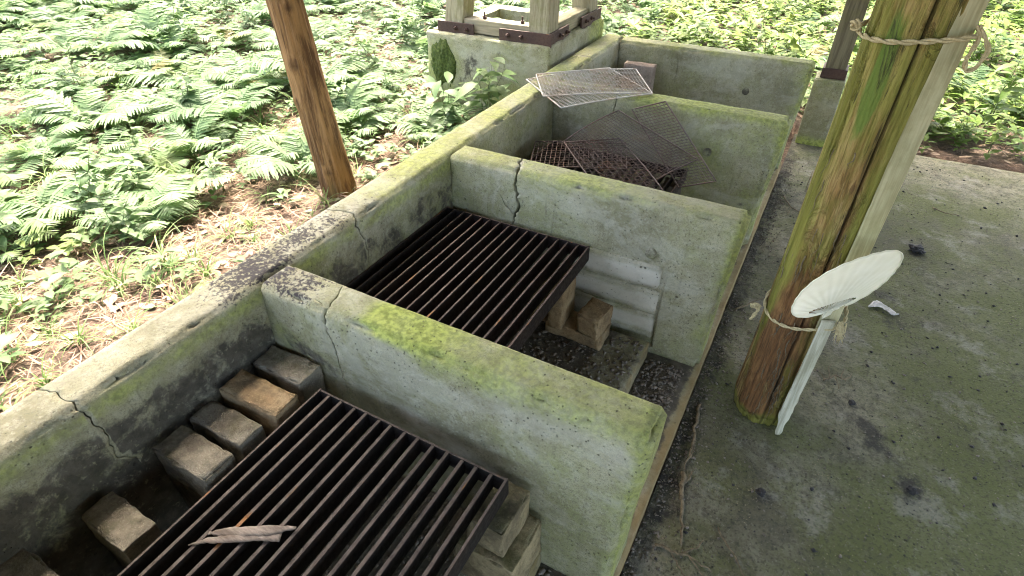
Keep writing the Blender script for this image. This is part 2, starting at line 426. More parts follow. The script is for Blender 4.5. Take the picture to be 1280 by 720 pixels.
# ------------------------------------------------------------------ the hearth
HB = (0.5, 1.0, 0.0)
hearth = thing('concrete_hearth', HB, 'long mossy concrete cooking hearth with cracked partition walls and open front bays', 'hearth')
ZB = T - .655     # top of the floor slab
ZS = T - .575     # top of the raised fire floor
L = 1.19
def hearth_attrs(V, kind, k=0):
    moss, soot_shade, lich, ash = [], [], [], []
    for p in V:
        x, y, z = p; d = T - z
        top = sstep(.035, .0, d)
        m = s = l = a = 0.
        nearrim = sstep(.16, .0, d)
        if kind == 'back':
            m = top * (.20 + .34 * sstep(.35, .75, y)) * (1 if y > .3 else .25)
            l = top * (.72 * blob(x, y, -.06, .03, .16, .17) + .45 * blob(x, y, -.08, .33, .13, .22) + .12)
            if x > -.02:
                if y < 1: m = max(m, .62 * sstep(.0, .03, d) * sstep(.11, .04, d)); 
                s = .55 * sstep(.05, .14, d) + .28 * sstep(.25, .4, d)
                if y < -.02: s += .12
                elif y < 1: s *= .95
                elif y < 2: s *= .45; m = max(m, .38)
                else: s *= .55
                a = .45 * blob(y, d, .75, .2, .2, .12)
                m = max(m, .45 * blob(y, d, .12, .12, .22, .12) if 0 < y < 1 else m)
            if d < .0 + .02 and y < -.05: a = .35
        else:
            front = sstep(.95, 1.15, x)
            m = top * (.54 + .2 * sstep(.3, .6, x)) + .42 * nearrim * (1 - top) * sstep(.2, .5, x)
            if k == 0:
                m = top * (sstep(.30, .42, x) * (.62 + .75 * blob(x, .0, .46, 0, .13, 9))) + .6 * nearrim * (1 - top) * sstep(.35, .6, x)
                l = top * (.70 * sstep(.36, .10, x)) + .35 * nearrim * sstep(.25, .0, x) * .5
                if y < .06:
                    s = .62 * blob(x, d, .18, .2, .16, .035, .35) + .55 * sstep(.2, .02, x) * sstep(.1, .3, d) + .4 * sstep(.3, .5, d) * sstep(.7, .3, x)
                    m = max(m, .55 * blob(x, d, .07, .17, .09, .08), .32 * sstep(.5, .9, x) * sstep(.5, .1, d))
                    a = .62 * blob(x, d, .62, .30, .32, .06, .25) + .3 * blob(x, d, .95, .42, .2, .12)
            if k == 1:
                m *= (.55 + .45 * sstep(1.1, .5, x)); m = max(m, .3 * sstep(.14, .05, x))
                if y < 1.06: s = .25 * sstep(.2, .5, d)
                m = max(m, .28 * sstep(.75, 1.0, x) * sstep(.6, .1, d))
                a = .3 * blob(x, d, .9, .35, .25, .2)
            if k == 2:
                m = max(m, .36 * sstep(.35, .8, x)); s = .2 * sstep(.0, .5, d)
            if k == 3:
                m = top * .35 + .22; s = .08
            if x > L - .03: m = max(m, .62)
            m = max(m, .42 * sstep(L - .16, L - .03, x))
        moss.append(m); soot_shade.append(s); lich.append(l); ash.append(a)
    return dict(moss=moss, soot_shade=soot_shade, lichen=lich, ash=ash)
def hearth_part(name, vf, kind, k=0):
    V, F = vf
    return mesh_obj(name, V, F, M['conc'], hearth, True, hearth_attrs(V, kind, k))
def batter_y(yc, t):
    def w(p):
        d = T - p.z
        s = (p.y - yc) / (t / 2)
        return Vector((p.x - .03 * sstep(.0, .6, d) * sstep(1.0, 1.19, p.x), p.y + s * .055 * min(d, .66), p.z))
    return w
def back_w(p):
    d = T - p.z
    return Vector((p.x + (.02 * min(d, .6) / .6 if p.x > -.05 else 0), p.y, p.z))
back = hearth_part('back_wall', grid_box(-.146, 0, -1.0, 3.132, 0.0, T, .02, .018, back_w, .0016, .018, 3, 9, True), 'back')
parts_w = []
for k, y0 in ((-1, -1.0), (0, 0.0), (1, 1.0), (2, 2.0), (3, 3.0)):
    t = .131
    vf = grid_box(-.01, L, y0 + .003 if k in (-1,) else y0, y0 + t if k != 3 else y0 + t, ZB - .02, T - (.0015 if k != 3 else .0015), .018, .019, batter_y(y0 + t / 2, t), .0016, .016, 11.3 * (k + 2), 9, True)
    parts_w.append(hearth_part('partition_wall', vf, 'part', max(k, 0)))

def crack(target, pts, width, depth=.05, jit=.006, seed=1):
    """cut a jagged groove: pts = list of (point, outward normal)"""
    rnd = random.Random(seed)
    D = []
    for (p, nn), (q, mm) in zip(pts[:-1], pts[1:]):
        p, q, nn, mm = Vector(p), Vector(q), Vector(nn), Vector(mm)
        k = max(2, int((q - p).length / .012))
        for i in range(k): D.append((p.lerp(q, i / k), nn.lerp(mm, i / k).normalized()))
    D.append((Vector(pts[-1][0]), Vector(pts[-1][1]).normalized()))
    V = []; F = []
    n = len(D)
    for i, (p, nn) in enumerate(D):
        t = (D[min(i + 1, n - 1)][0] - D[max(i - 1, 0)][0]).normalized()
        s = t.cross(nn).normalized()
        off = s * (rnd.uniform(-1, 1) * jit)
        taper = min(1, .25 + 3 * min(i, n - 1 - i) / n)
        w = width * taper * rnd.uniform(.55, 1.35)
        o, b = p + nn * .025 + off, p - nn * depth + off * .6
        V += [o - s * w, o + s * w, b + s * w * .5, b - s * w * .5]
    for i in range(n - 1):
        a = 4 * i
        for j in range(4):
            F.append((a + j, a + (j + 1) % 4, a + 4 + (j + 1) % 4)); F.append((a + j, a + 4 + (j + 1) % 4, a + 4 + j))
    F.append((3, 2, 1, 0)); F.append(tuple(4 * (n - 1) + j for j in range(4)))
    cut_with(target, V, F)
def cut_with(target, V, F):
    c = mesh_obj('cutter', V, F, M['conc'], None, False)
    bm = bmesh.new(); bm.from_mesh(c.data); bmesh.ops.recalc_face_normals(bm, faces=bm.faces); bm.to_mesh(c.data); bm.free()
    md = target.modifiers.new('b', 'BOOLEAN'); md.operation = 'DIFFERENCE'; md.solver = 'EXACT'; md.use_self = True; md.object = c
    dg = bpy.context.evaluated_depsgraph_get(); dg.update()
    me = bpy.data.meshes.new_from_object(target.evaluated_get(dg))
    target.modifiers.clear()
    if len(me.polygons) > 10: target.data = me
    bpy.data.objects.remove(c)
bpy.context.view_layer.update()
UP = (0, 0, 1); EDGE = (0, -1, 1); NY = (0, -1, 0); PX = (1, 0, 0); EX = (1, 0, 1)
crack(parts_w[2], [((.27, 1.17, T), UP), ((.30, 1.06, T), UP), ((.315, 1.02, T), UP), ((.315, .995, T - .01), EDGE), ((.318, .982, T - .06), NY), ((.335, .98, T - .15), NY), ((.31, .972, T - .22), NY), ((.32, .97, T - .3), NY)], .0065, .08, .008, 2)
crack(parts_w[2], [((.318, .97, T - .2), NY), ((.27, .975, T - .16), NY), ((.25, .978, T - .12), NY)], .002, .04, .003, 8)
crack(parts_w[1], [((.24, .02, T), UP), ((.20, .03, T), UP)], .0012, .03, .004, 14)
crack(parts_w[1], [((.215, .17, T), UP), ((.23, .12, T), UP), ((.25, .06, T), UP), ((.262, .01, T), UP), ((.26, -.004, T - .012), EDGE), ((.257, -.012, T - .06), NY), ((.278, -.016, T - .14), NY), ((.284, -.02, T - .24), NY), ((.30, -.025, T - .32), NY)], .0025, .05, .007, 3)
crack(parts_w[3], [((.35, 2.16, T), UP), ((.36, 2.0, T), UP), ((.362, 1.985, T - .02), EDGE), ((.352, 1.985, T - .1), NY), ((.33, 1.98, T - .14), NY)], .0042, .05, .005, 4)
crack(back, [((-.18, -.535, T), UP), ((-.12, -.53, T), UP), ((-.06, -.522, T), UP), ((-.003, -.523, T), EX), ((.006, -.517, T - .04), PX), ((.01, -.509, T - .10), PX), ((.012, -.513, T - .2), PX), ((.014, -.48, T - .25), PX)], .0019, .05, .006, 5)
crack(back, [((-.18, .40, T), UP), ((-.09, .43, T), UP), ((-.036, .447, T), UP), ((0, .43, T - .005), EX), ((.004, .42, T - .03), PX), ((.008, .443, T - .09), PX), ((.01, .45, T - .15), PX), ((.012, .43, T - .22), PX)], .0022, .04, .005, 6)
crack(parts_w[4], [((.40, 2.99, T - .04), NY), ((.41, 2.985, T - .12), NY), ((.40, 2.98, T - .22), NY)], .0016, .03, .003, 7)
crack(back, [((-.18, 2.55, T), UP), ((.02, 2.56, T), UP)], .0016, .03, .003, 9)
# recess of the blocked-up opening in the second partition's near face
V, F = boxm(.33, .965, .93, .985, ZS - .05, T - .235)
cut_with(parts_w[2], V, F)
bq = []
zc = ZS - .02
for i, hgt in enumerate((.125, .115, .115)):
    bq.append(grid_box(.315, .957 - .004 * i, .976, 1.03, zc, zc + hgt - .004, .02, .012, None, .003, .01, 40 + i)); zc += hgt
V, F = join(bq)
infill = mesh_obj('blocked_opening', V, F, M['conc'], hearth, True, dict(ochre=[.22] * len(V), ash=[.8 if (p[2] * 9) % 1 > .5 else .5 for p in V], moss=[0.08] * len(V), soot_shade=[.12] * len(V), lichen=[0] * len(V)))
infill['label'] = 'blocked-up rectangular opening filled with pale mortared courses'
# floor slab and raised fire floors
V, F = grid_box(-.10, 1.172, -1.0, 3.125, .001, ZB, .035, .006, None, .002, .004, 77)
fs = mesh_obj('floor_slab', V, F, M['conc'], hearth, True, dict(ochre=[.75 * sstep(1.11, 1.15, p[0]) for p in V], moss=[.1 * sstep(1.155, 1.17, p[0]) for p in V], soot_shade=[.85 * sstep(1.168, 1.12, p[0]) for p in V], lichen=[0] * len(V), ash=[0] * len(V)))  # slab darkened behind its front strip, standing in for shade inside the bays
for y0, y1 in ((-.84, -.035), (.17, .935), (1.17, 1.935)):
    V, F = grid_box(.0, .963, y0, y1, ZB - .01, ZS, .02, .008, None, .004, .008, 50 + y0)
    mesh_obj('fire_floor', V, F, M['conc'], hearth, True, dict(ochre=[.6 * sstep(.945, .96, p[0]) for p in V], moss=[0] * len(V), soot_shade=[(.34 + .7 * sstep(.92, .6, p[0])) for p in V], lichen=[0] * len(V), ash=[0] * len(V)))  # soot deepened towards the back to stand in for the dark under the grates
# plugged form-tie holes: shallow round mortar plugs
for (x, y, z, nx) in ((.895, .981, T - .195, 0), (.853, 2.985, T - .2, 0), (.935, -.0, T - .14, 0), (.86, 1.98, T - .2, 0)):
    Vc = []; Fc = []
    nseg = 20
    for rr, yy in ((.021, .012), (.021, -.0012), (.018, -.0022), (.006, -.001)):
        for i in range(nseg):
            a = 2 * PI * i / nseg; Vc.append((x + rr * math.cos(a), y + yy, z + rr * math.sin(a)))
    for r_ in range(3):
        for i in range(nseg):
            a = r_ * nseg + i; b = r_ * nseg + (i + 1) % nseg; Fc.append((a, b, b + nseg, a + nseg))
    Fc.append(tuple(3 * nseg + i for i in range(nseg)))
    mesh_obj('tie_hole_plug', Vc, Fc, M['conc'], hearth, True, dict(soot_shade=[.5] * len(Vc), moss=[.2] * len(Vc), lichen=[0] * len(Vc), ash=[0] * len(Vc)))

# ------------------------------------------------------------------ blocks and bricks
def block(name, x0, x1, y0, y1, z0, z1, mat, label, cat='block', rz=0, tilt=(0, 0), seed=0, chip=.016, r=.005, group=None):
    cx, cy = (x0 + x1) / 2, (y0 + y1) / 2
    vf = grid_box(x0 - cx, x1 - cx, y0 - cy, y1 - cy, 0, z1 - z0, .012, r, None, .0042, chip * 1.4, seed * 7.7 + 2, 16)
    o = mesh_obj(name, vf[0], vf[1], mat, None, True)
    o.location = (cx, cy, z0); o.rotation_euler = (tilt[0], tilt[1], rz)
    return tag(o, label, cat, group)
b = M['block']
GZ = T - .22     # top of the first grate
# stacked supports along the back wall of the near bay: lower course, then the visible blocks
lows = [(.02, .225, -.112, -.025), (.02, .235, -.232, -.137), (.02, .235, -.338, -.252), (.02, .245, -.450, -.355)]
for i, (x0, x1, y0, y1) in enumerate(lows):
    for j in range(2):
        block('concrete_block', x0 + .004 * j, x1 - .006 + .004 * j, y0, y1, ZS + .002 + j * .1195, ZS + .119 + j * .1195, M['brick_dark'],
              'sooty block stacked in the dark beneath the row of blocks along the back wall', seed=60 + 2 * i + j, group='hidden support blocks of the near grate')
block('concrete_block', .018, .212, -.113, -.027, ZS + .2405, T - .212, M['block'], 'grey dusty block wedged in the corner of the near bay by the cracked partition', seed=1, rz=.03)
block('stone_block', .022, .235, -.235, -.147, ZS + .2405, T - .205, M['brick_tan'], 'rough rusty tan block with a broken face beside the near grate', seed=2, rz=.05, tilt=(0, .05), chip=.02)
block('concrete_block', .030, .228, -.340, -.262, ZS + .2405, T - .218, M['block'], 'narrow smooth olive grey block between the rough tan block and the split pale block', seed=3, rz=.02)
block('concrete_block', .042, .246, -.455, -.365, ZS + .2405, T - .209, M['block'], 'pale grey block split by a crack along its side, against the back wall', seed=4, rz=.0, chip=.026)
crackb = bpy.context.scene.objects[-1] if False else None
block('concrete_block', .045, .222, -.653, -.572, ZS + .002, T - .232, M['block'], 'tall mossy olive block standing alone in the dark part of the near bay', seed=5, rz=-.02)
block('concrete_block', -.0, .21, -.86, -.752, ZS + .002, T - .235, M['block'], 'dark mossy block cut off by the bottom left corner of the view', seed=6, chip=.025)
# right-hand support of the near grate
block('concrete_block', .775, .962, -.205, -.042, ZS + .002, T - .41, M['brick_mossy'], 'wide mossy block at the bottom of the stack under the near grate', seed=7, chip=.02)
block('fire_brick', .815, .925, -.185, -.045, T - .407, T - .30, M['brick_mossy'], 'buff brick with a mossy top under the right end of the near grate', 'brick', seed=8, rz=-.03)
# second bay supports
block('fire_brick', .565, .805, .79, .905, ZS + .002, T - .512, M['brick_tan'], 'flat tan brick lying on the ash under a shorter brick in the second bay', 'brick', seed=10, rz=-.02)
block('fire_brick', .705, .800, .745 + .03, .90, T - .509, T - .415, M['brick_tan'], 'short brown brick with a dirty top resting on a flat brick in the second bay', 'brick', seed=11, rz=-.12, chip=.018)
block('fire_brick', .585, .645, .755, .90, T - .509, T - .285, M['brick_tan'], 'upright tan brick holding the corner of the second grate', 'brick', seed=12, rz=.05)
block('fire_brick', .50, .575, .775, .885, T - .509, T - .285, M['brick_tan'], 'tan brick half hidden under the second grate beside the upright brick', 'brick', seed=13)
block('fire_brick', .02, .10, .2, .4, ZS + .002, T - .285, M['brick_dark'], 'sooty brick under the back corner of the second grate', 'brick', seed=14)
# far bay: pinkish brick leaning in the corner
block('fire_brick', .085, .285, 2.885, 2.955, ZB + .002, T - .105, M['brick_pink'], 'pinkish grey block standing on end in the corner of the farthest bay', 'brick', seed=15, rz=.04)

# ------------------------------------------------------------------ iron grates
def grate(x0, x1, y0, y1, ztop, nb, mat, label, h=.05, bt=.005, tilt=(0, 0), bow=0.):
    g = thing('iron_grate', ((x0 + x1) / 2, (y0 + y1) / 2, ztop - h), label, 'grate', None, (tilt[0], tilt[1], 0))
    cx, cy = (x1 - x0) / 2, (y1 - y0) / 2
    for ya, yb in ((cy - .006, cy), (-cy, -cy + .006)):
        V, F = boxm(-cx, cx, ya, yb, .001, h - .002, .001)
        mesh_obj('end_bar', V, F, mat, g, False, None, True)
    V, F = join([boxm(-cx - .001, -cx + .005, -cy - .001, cy + .001, -.004, h, .001)])
    mesh_obj('side_bar', V, F, mat, g, False, None, True)
    V, F = join([boxm(cx - .006, cx + .001, -cy - .001, cy + .001, -.006, h, .001)])
    mesh_obj('side_bar', V, F, mat, g, False, None, True)
    V, F = boxm(-bt / 2, bt / 2, -cy + .007, cy - .007, .004, h, .0012)
    first = None
    for i in range(1, nb):
        x = -cx + 2 * cx * i / nb + random.uniform(-.0015, .0015)
        if first is None:
            first = mesh_obj('grate_bar', V, F, mat, g, False, None, True); o = first
        else:
            o = first.copy(); COL.objects.link(o); o.parent = g
        o.location = (x, 0, random.uniform(-.0018, .001)); o.rotation_euler = (random.uniform(-.003, .003), random.uniform(-.05, .05), random.uniform(-.006, .006))
    return g
grate(.268, .885, -.80, -.088, T - .222, 14, M['grate'], 'rusty black iron bar grate in the nearest bay with a bark strip on it', .058, .0095)
grate(.012, .668, .24, .945, T - .212, 15, M['grate_red'], 'dark reddish iron bar grate filling the second bay', .06, .007)
grate(.06, .80, 1.30, 1.90, T - .27, 15, M['grate_red'], 'rusty iron grate half buried under wire nets in the third bay', .05)
# supports of the third grate
for i, (x, y) in enumerate(((.08, 1.32), (.08, 1.80), (.70, 1.32), (.70, 1.80))):
    block('fire_brick', x, x + .09, y, y + .09, ZS + .002, T - .327, M['brick_dark'], 'sooty brick pile under the net covered third grate', 'brick', seed=80 + i, group='hidden supports of the third grate')

# ------------------------------------------------------------------ wire nets
def net(corner, u, v, nu, nv, mat, label, rim=.0036, wire=.0012, bend=None, group=None):
    """corner + a*u + b*v ; nu wires across u, nv across v"""
    c, u, v = Vector(corner), Vector(u), Vector(v); nrm = u.cross(v).normalized()
    def P(a, b_, lift=0):
        h = bend(a, b_) if bend else 0
        return c + u * a + v * b_ + nrm * (h + lift)
    if mat is M['wire_rust']: wire = .0017
    t = thing('wire_net', tuple(c + u * .5 + v * .5), label, 'wire net', group)
    seg = 8; parts = []
    rimp = [P(i / seg, 0) for i in range(seg)] + [P(1, i / seg) for i in range(seg)] + [P(1 - i / seg, 1) for i in range(seg)] + [P(0, 1 - i / seg) for i in range(seg)]
    rimp.append(rimp[0] + (rimp[1] - rimp[0]) * .02)
    V, F = tube(rimp, rim, 6); mesh_obj('rim', V, F, mat, t)
    parts = []
    for i in range(1, nu):
        a = i / nu; parts.append(tube([P(a, j / 6, wire * .8) for j in range(7)], wire, 4, False))
    for i in range(1, nv):
        a = i / nv; parts.append(tube([P(j / 6, a, -wire * .8) for j in range(7)], wire, 4, False))
    V, F = join(parts); mesh_obj('wire_mesh', V, F, mat, t)
    return t
net((-.135, 2.06, T + .016), (.455, .335, .004), (.20, -.315, .008), 32, 18, M['wire'], 'pale rectangular wire net lying on top of the third partition wall', bend=lambda a, b_: -.008 * math.sin(PI * a) + .02 * b_ * a)
net((-.155, 1.985, T + .007), (.345, -.295, -.002), (.33, .385, .004), 26, 22, M['wire'], 'second pale wire net turned askew beneath the top one', bend=lambda a, b_: .006 * math.sin(PI * b_))
net((.40, 1.93, T - .05), (.46, -.16, -.10), (-.215, -.21, -.14), 32, 20, M['wire_rust'], 'dark rusty wire net spread widest across the third bay', bend=lambda a, b_: .030 * math.sin(3.6 * a) * b_ - .018 * math.sin(PI * b_))
net((.625, 1.945, T + .028), (.35, -.245, -.235), (-.155, -.02, -.06), 30, 10, M['wire_rust'], 'narrow brown wire net leaning against the third partition wall with a bright edge', bend=lambda a, b_: .016 * math.sin(4.4 * a))
net((.16, 1.42, T - .205), (.42, .18, .02), (-.1, .26, .01), 20, 11, M['wire_rust'], 'low rusty wire net lying in the left of the third bay on the grate', bend=lambda a, b_: .006 * math.sin(4 * a + b_))
net((.80, 1.47, T - .195), (-.36, .40, .03), (-.22, -.19, .01), 20, 10, M['wire_rust'], 'rusty wire net half under the widest one with a silver right edge', bend=lambda a, b_: .006 * math.sin(4 * a + b_))

# ------------------------------------------------------------------ shelter floor
FX0, FX1, FY0, FY1 = 1.175, 5.2, -3.0, 3.83
nx, ny = 130, 210
xs = np.linspace(FX0, FX1, nx); ys = np.linspace(FY0, FY1, ny)
V = []; mo = []; sm = []
SM = [(1.96, 2.42, .035, .03, 0, 1.2), (1.88, 1.72, .10, .16, .5, .62), (1.80, 1.95, .16, .05, -.4, .75), (1.70, 1.55, .05, .05, 0, .5),
      (1.80, 1.00, .17, .075, -.9, .80), (1.93, .82, .05, .10, .2, .85), (1.74, 1.12, .05, .05, 0, .6), (1.50, .55, .05, .035, .3, .65), (1.62, .62, .03, .03, 0, .6), (1.40, .62, .05, .04, .5, .45),
      (2.1, 1.2, .05, .04, 0, .6), (1.66, .34, .05, .03, .8, .5), (1.36, .42, .06, .05, 0, .5), (2.05, .6, .03, .03, 0, .55), (2.2, 2.0, .12, .05, .3, .5), (1.7, 2.75, .2, .1, .2, .4), (1.95, 1.38, .07, .05, .3, .5), (1.86, .92, .05, .14, .5, .7), (1.70, .78, .03, .03, 0, .5), (2.02, 1.02, .05, .03, .4, .5), (1.55, .32, .06, .03, .2, .5), (1.60, 1.38, .09, .05, .6, .5), (2.3, 1.6, .1, .05, .2, .5), (1.95, 1.80, .06, .12, .9, .45)]
for y in ys:
    for x in xs:
        z = .003 * noise.noise(Vector((x * 2.2, y * 2.2, 3))) + .0015 * noise.noise(Vector((x * 9, y * 9, 1)))
        V.append((x, y, z))
        mo.append(.40 + .38 * sstep(1.45, 2.3, x) * sstep(3.2, 1.4, y) + .2 * sstep(.9, .2, y) * sstep(1.5, 2.0, x) + .25 * blob(x, y, 1.33, 1.0, .15, .3) + .25 * blob(x, y, 2.0, 3.0, .5, .3))
        s = 0
        for (cx, cy, rx, ry, a, w) in SM:
            if abs(x - cx) < .5 and abs(y - cy) < .5: s = max(s, w * blob(x, y, cx, cy, rx, ry, a))
        s = max(s, .30 * sstep(-.05, .35, noise.fractal(Vector((x * 1.9, y * 1.9, 12)), 1, 2, 3)))
        s = max(s, .72 * sstep(1.33, 1.18, x + .05 * noise.noise(Vector((y * 4, 0, 0)))))
        s = max(s, .35 * sstep(.35, 0, y) * sstep(1.7, 1.3, x))
        sm.append(s)
F = [(j * nx + i, j * nx + i + 1, (j + 1) * nx + i + 1, (j + 1) * nx + i) for j in range(ny - 1) for i in range(nx - 1)]
# skirt so the slab edge is a real face
nb0 = len(V)
for i in range(nx): V.append((xs[i], FY1 + .004, -.12)); mo.append(.5); sm.append(0)
F += [((ny - 1) * nx + i, (ny - 1) * nx + i + 1, nb0 + i + 1, nb0 + i) for i in range(nx - 1)]
fl = mesh_obj('shelter_floor', V, F, M['floor'], None, True, dict(moss=mo, smudge=sm)); tag(fl, kind='structure')

# ------------------------------------------------------------------ terrain
def terr(x, y):
    left = .33 + .03 * sstep(-1, -6, x) * 6 + .05 * noise.noise(Vector((x * .7, y * .7, 2))) * sstep(-.3, -1.2, x)
    s = sstep(1.5, -.3, x)
    z = left * s + (-.035 + .05 * sstep(4.2, 9, y) + .04 * noise.noise(Vector((x * .8, y * .8, 5)))) * (1 - s)
    if x > -.1 and y < 3.95: z = -.09 - .25 * sstep(-.1, .05, x) * 0
    return z + .012 * noise.noise(Vector((x * 5, y * 5, 7)))
def lines(a, b, c, d, fine, coarse):
    L_ = list(np.arange(a, b, coarse)) + list(np.arange(b, c, fine)) + list(np.arange(c, d + coarse, coarse)); return L_
gx = lines(-46, -8, 6, 46, .1, 2.0); gy = lines(-30, -3, 11, 50, .1, 2.0)
V = [(x, y, terr(x, y)) for y in gy for x in gx]; w = len(gx)
F = [(j * w + i, j * w + i + 1, (j + 1) * w + i + 1, (j + 1) * w + i) for j in range(len(gy) - 1) for i in range(w - 1)]
gr = mesh_obj('ground', V, F, M['soil'], None, True); tag(gr, kind='structure')

# ------------------------------------------------------------------ logs, posts, boards
PB = (1.425, .955, 0.)
post = thing('log_post', PB, 'thick peeling log post with green algae streaks standing on the concrete floor', 'post')
na, nzz = 150, 240
V = []; bk = []; gn = []; al = []; se = []
H = 2.56
for j in range(nzz + 1):
    z = 1.75 * j / nzz if j < nzz - 8 else 1.75 * (nzz - 8) / nzz + (H - 1.75 * (nzz - 8) / nzz) * (j - nzz + 8) / 8
    for i in range(na):
        th = 2 * PI * i / na - PI / 2       # 0 index faces -y
        c, s = math.cos(th), math.sin(th)
        lean = .012 * z
        r = .103 + .008 * math.exp(-z * 7) - .004 * z
        r += .006 * noise.noise(Vector((c * 1.4, s * 1.4, z * .8)))
        rid = noise.fractal(Vector((c * 6.5, s * 6.5, z * .55)), 1, 2, 3)
        r += .0042 * rid
        a = math.atan2(s, c) + PI / 2
        a = (a + PI) % (2 * PI) - PI
        barkw = .15 + .25 * sstep(1.0, .3, z) + .55 * blob(a, z, -.55, .45, .5, .45) + .5 * blob(a, z, -1.0, 1.0, .22, .6) + .25 * blob(a, z, .25, .6, .3, .5) - .6 * sstep(.07, .0, z)
        r += .0055 * sstep(.3, .8, barkw) * (.6 + noise.noise(Vector((c * 22, s * 22, z * 3))))
        seam_a = .10 + .07 * math.sin(z * 1.5) + .02 * noise.noise(Vector((0, 0, z * 5)))
        sd = abs(a - seam_a); sg = math.exp(-(sd / .028) ** 2)
        r -= .022 * sg * sstep(.0, .1, z)
        seam2 = .52 + .03 * noise.noise(Vector((3, 0, z * 4))); sg2 = math.exp(-(abs(a - seam2) / .03) ** 2) * sstep(.7, .3, z)
        r -= .012 * sg2
        if z < .05: r -= .012 * (1 - z / .05) * (1 + noise.noise(Vector((c * 5, s * 5, 0))))
        V.append((PB[0] + r * c + lean * .5, PB[1] + r * s, z + (.004 * noise.noise(Vector((c * 4, s * 4, 0))) if j == 0 else 0)))
        bk.append(barkw); se.append(max(sg, .8 * sg2))
        gn.append(.24 + .38 * sstep(.25, .9, z) + .55 * blob(a, z, -1.15, .7, .3, .9) + .35 * blob(a, z, .45, .25, .3, .3) + .7 * sstep(.09, .02, z) + .25 * blob(a, z, .6, .9, .25, .5))
        al.append(.95 * blob(a, z, -.42, 1.27, .24, .16) + .35 * blob(a, z, -.2, .75, .1, .15))
F = [(j * na + i, j * na + (i + 1) % na, (j + 1) * na + (i + 1) % na, (j + 1) * na + i) for j in range(nzz) for i in range(na)]
F.append(tuple(range(na - 1, -1, -1)))
mesh_obj('trunk', V, F, M['log'], post, True, dict(bark=bk, green=gn, algae=al, seam=se))
# ragged bark fibres on the log
parts = []
for k in range(70):
    a = random.gauss(-.45, .45); z = random.uniform(.12, 1.1) if k % 2 else random.uniform(.1, .5)
    th = a - PI / 2; rr = .104
    ln = random.uniform(.03, .12); w0 = random.uniform(.0008, .0022)
    pts = []
    for q in range(5):
        t = q / 4; lift = .002 + .010 * (t * t) * random.random(); aa = th + .12 * t * random.uniform(-1, 1)
        pts.append((PB[0] + (rr + lift) * math.cos(aa) + .006 * z, PB[1] + (rr + lift) * math.sin(aa), z - ln * t))
    parts.append(tube(pts, [w0, w0, w0 * .9, w0 * .6, w0 * .2], 4))
V, F = join(parts); mesh_obj('peeling_bark', V, F, M['twig'], post)['kind'] = 'stuff'

# weathered board tied to the post, its foot broken to a splinter
def plank(thing_, name, z0, z1, hwf, cxf, cyf, th_, mat, seed, rag):
    V = []; F = []
    nz_ = 70
    for j in range(nz_ + 1):
        z = z0 + (z1 - z0) * (j / nz_) ** 1.4
        hw = hwf(z); cx = cxf(z); cy = cyf(z)
        off = .003 * noise.noise(Vector((1, seed, z * 3))); r1 = rag * noise.noise(Vector((seed, 3, z * 22))) * sstep(z0 + .35, z0, z); r2 = rag * noise.noise(Vector((seed, 8, z * 25))) * sstep(z0 + .35, z0, z)
        e1 = .0012 * noise.noise(Vector((seed, 5, z * 30))); e2 = .0012 * noise.noise(Vector((seed, 6, z * 30)))
        for (sx, sy, q) in ((-1, -.85, r1 + e1), (-.9, -1.1, r1), (-.35, -1.05, 0), (.3, -1.12, 0), (.9, -1.1, r2), (1, -.85, r2 + e2), (1, 1, r2), (-1, 1, r1)):
            V.append((cx + sx * hw + off + q, cy + sy * th_ + sx * .012 * hw / .026, z))
    for j in range(nz_):
        for k in range(8):
            a = j * 8 + k; b2 = j * 8 + (k + 1) % 8; F.append((a, b2, b2 + 8, a + 8))
    F.append(tuple(range(7, -1, -1))); F.append(tuple(nz_ * 8 + k for k in range(8)))
    return mesh_obj(name, V, F, mat, thing_, False)
bdp = thing('wooden_board', (1.51, .89, .5), 'long pale weathered board tied upright along the right side of the log post', 'board')
plank(bdp, 'plank', .50, 2.5, lambda z: .0265, lambda z: 1.502 + .012 * z, lambda z: .866 + .028 * z, .011, M['board'], 2., .0)
lath = thing('wooden_lath', (1.50, .85, 0), 'narrow whitish lath below the fan standing on the floor with a splintered foot', 'lath')
plank(lath, 'lath_strip', .004, .545, lambda z: (.006 + .0135 * sstep(-.02, .12, z)), lambda z: 1.497 + .018 * z + .004 * sstep(.15, 0, z), lambda z: .840 + .022 * z, .006, M['lath'], 7., .009)

def rope_part(name, path, parent, rad=.0045, strands=2):
    P = [Vector(p) for p in path]
    # resample
    D = []
    for p, q in zip(P[:-1], P[1:]):
        k = max(2, int((q - p).length / .004))
        D += [p.lerp(q, i / k) for i in range(k)]
    D.append(P[-1])
    for _ in range(3):
        D = [D[0]] + [(D[i - 1] + D[i] * 2 + D[i + 1]) / 4 for i in range(1, len(D) - 1)] + [D[-1]]
    parts = []
    for s in range(strands):
        pts = []
        for i, p in enumerate(D):
            t = (D[min(i + 1, len(D) - 1)] - D[max(i - 1, 0)]).normalized()
            a = t.cross(Vector((.1, .2, 1))).normalized(); b_ = t.cross(a)
            an = i * .42 + 2 * PI * s / strands
            pts.append(p + (a * math.cos(an) + b_ * math.sin(an)) * rad * .62)
        parts.append(tube(pts, rad * .72, 6))
    V, F = join(parts); return mesh_obj(name, V, F, M['rope'], parent)
def loop_path(zfun, rx=.118, a0=-200, a1=200, bulge=.055):
    """round the post and the board on its right/front; angle 0 faces the camera (-y)"""
    pts = []
    for k in range(49):
        a = R(a0 + (a1 - a0) * k / 48); th = a - PI / 2
        r = rx
        ex = blob(a, 0, .95, 0, .45, 1) * bulge
        pts.append((PB[0] + .006 + (r + ex * .85) * math.cos(th), PB[1] + (r + ex) * math.sin(th), zfun(a)))
    return pts
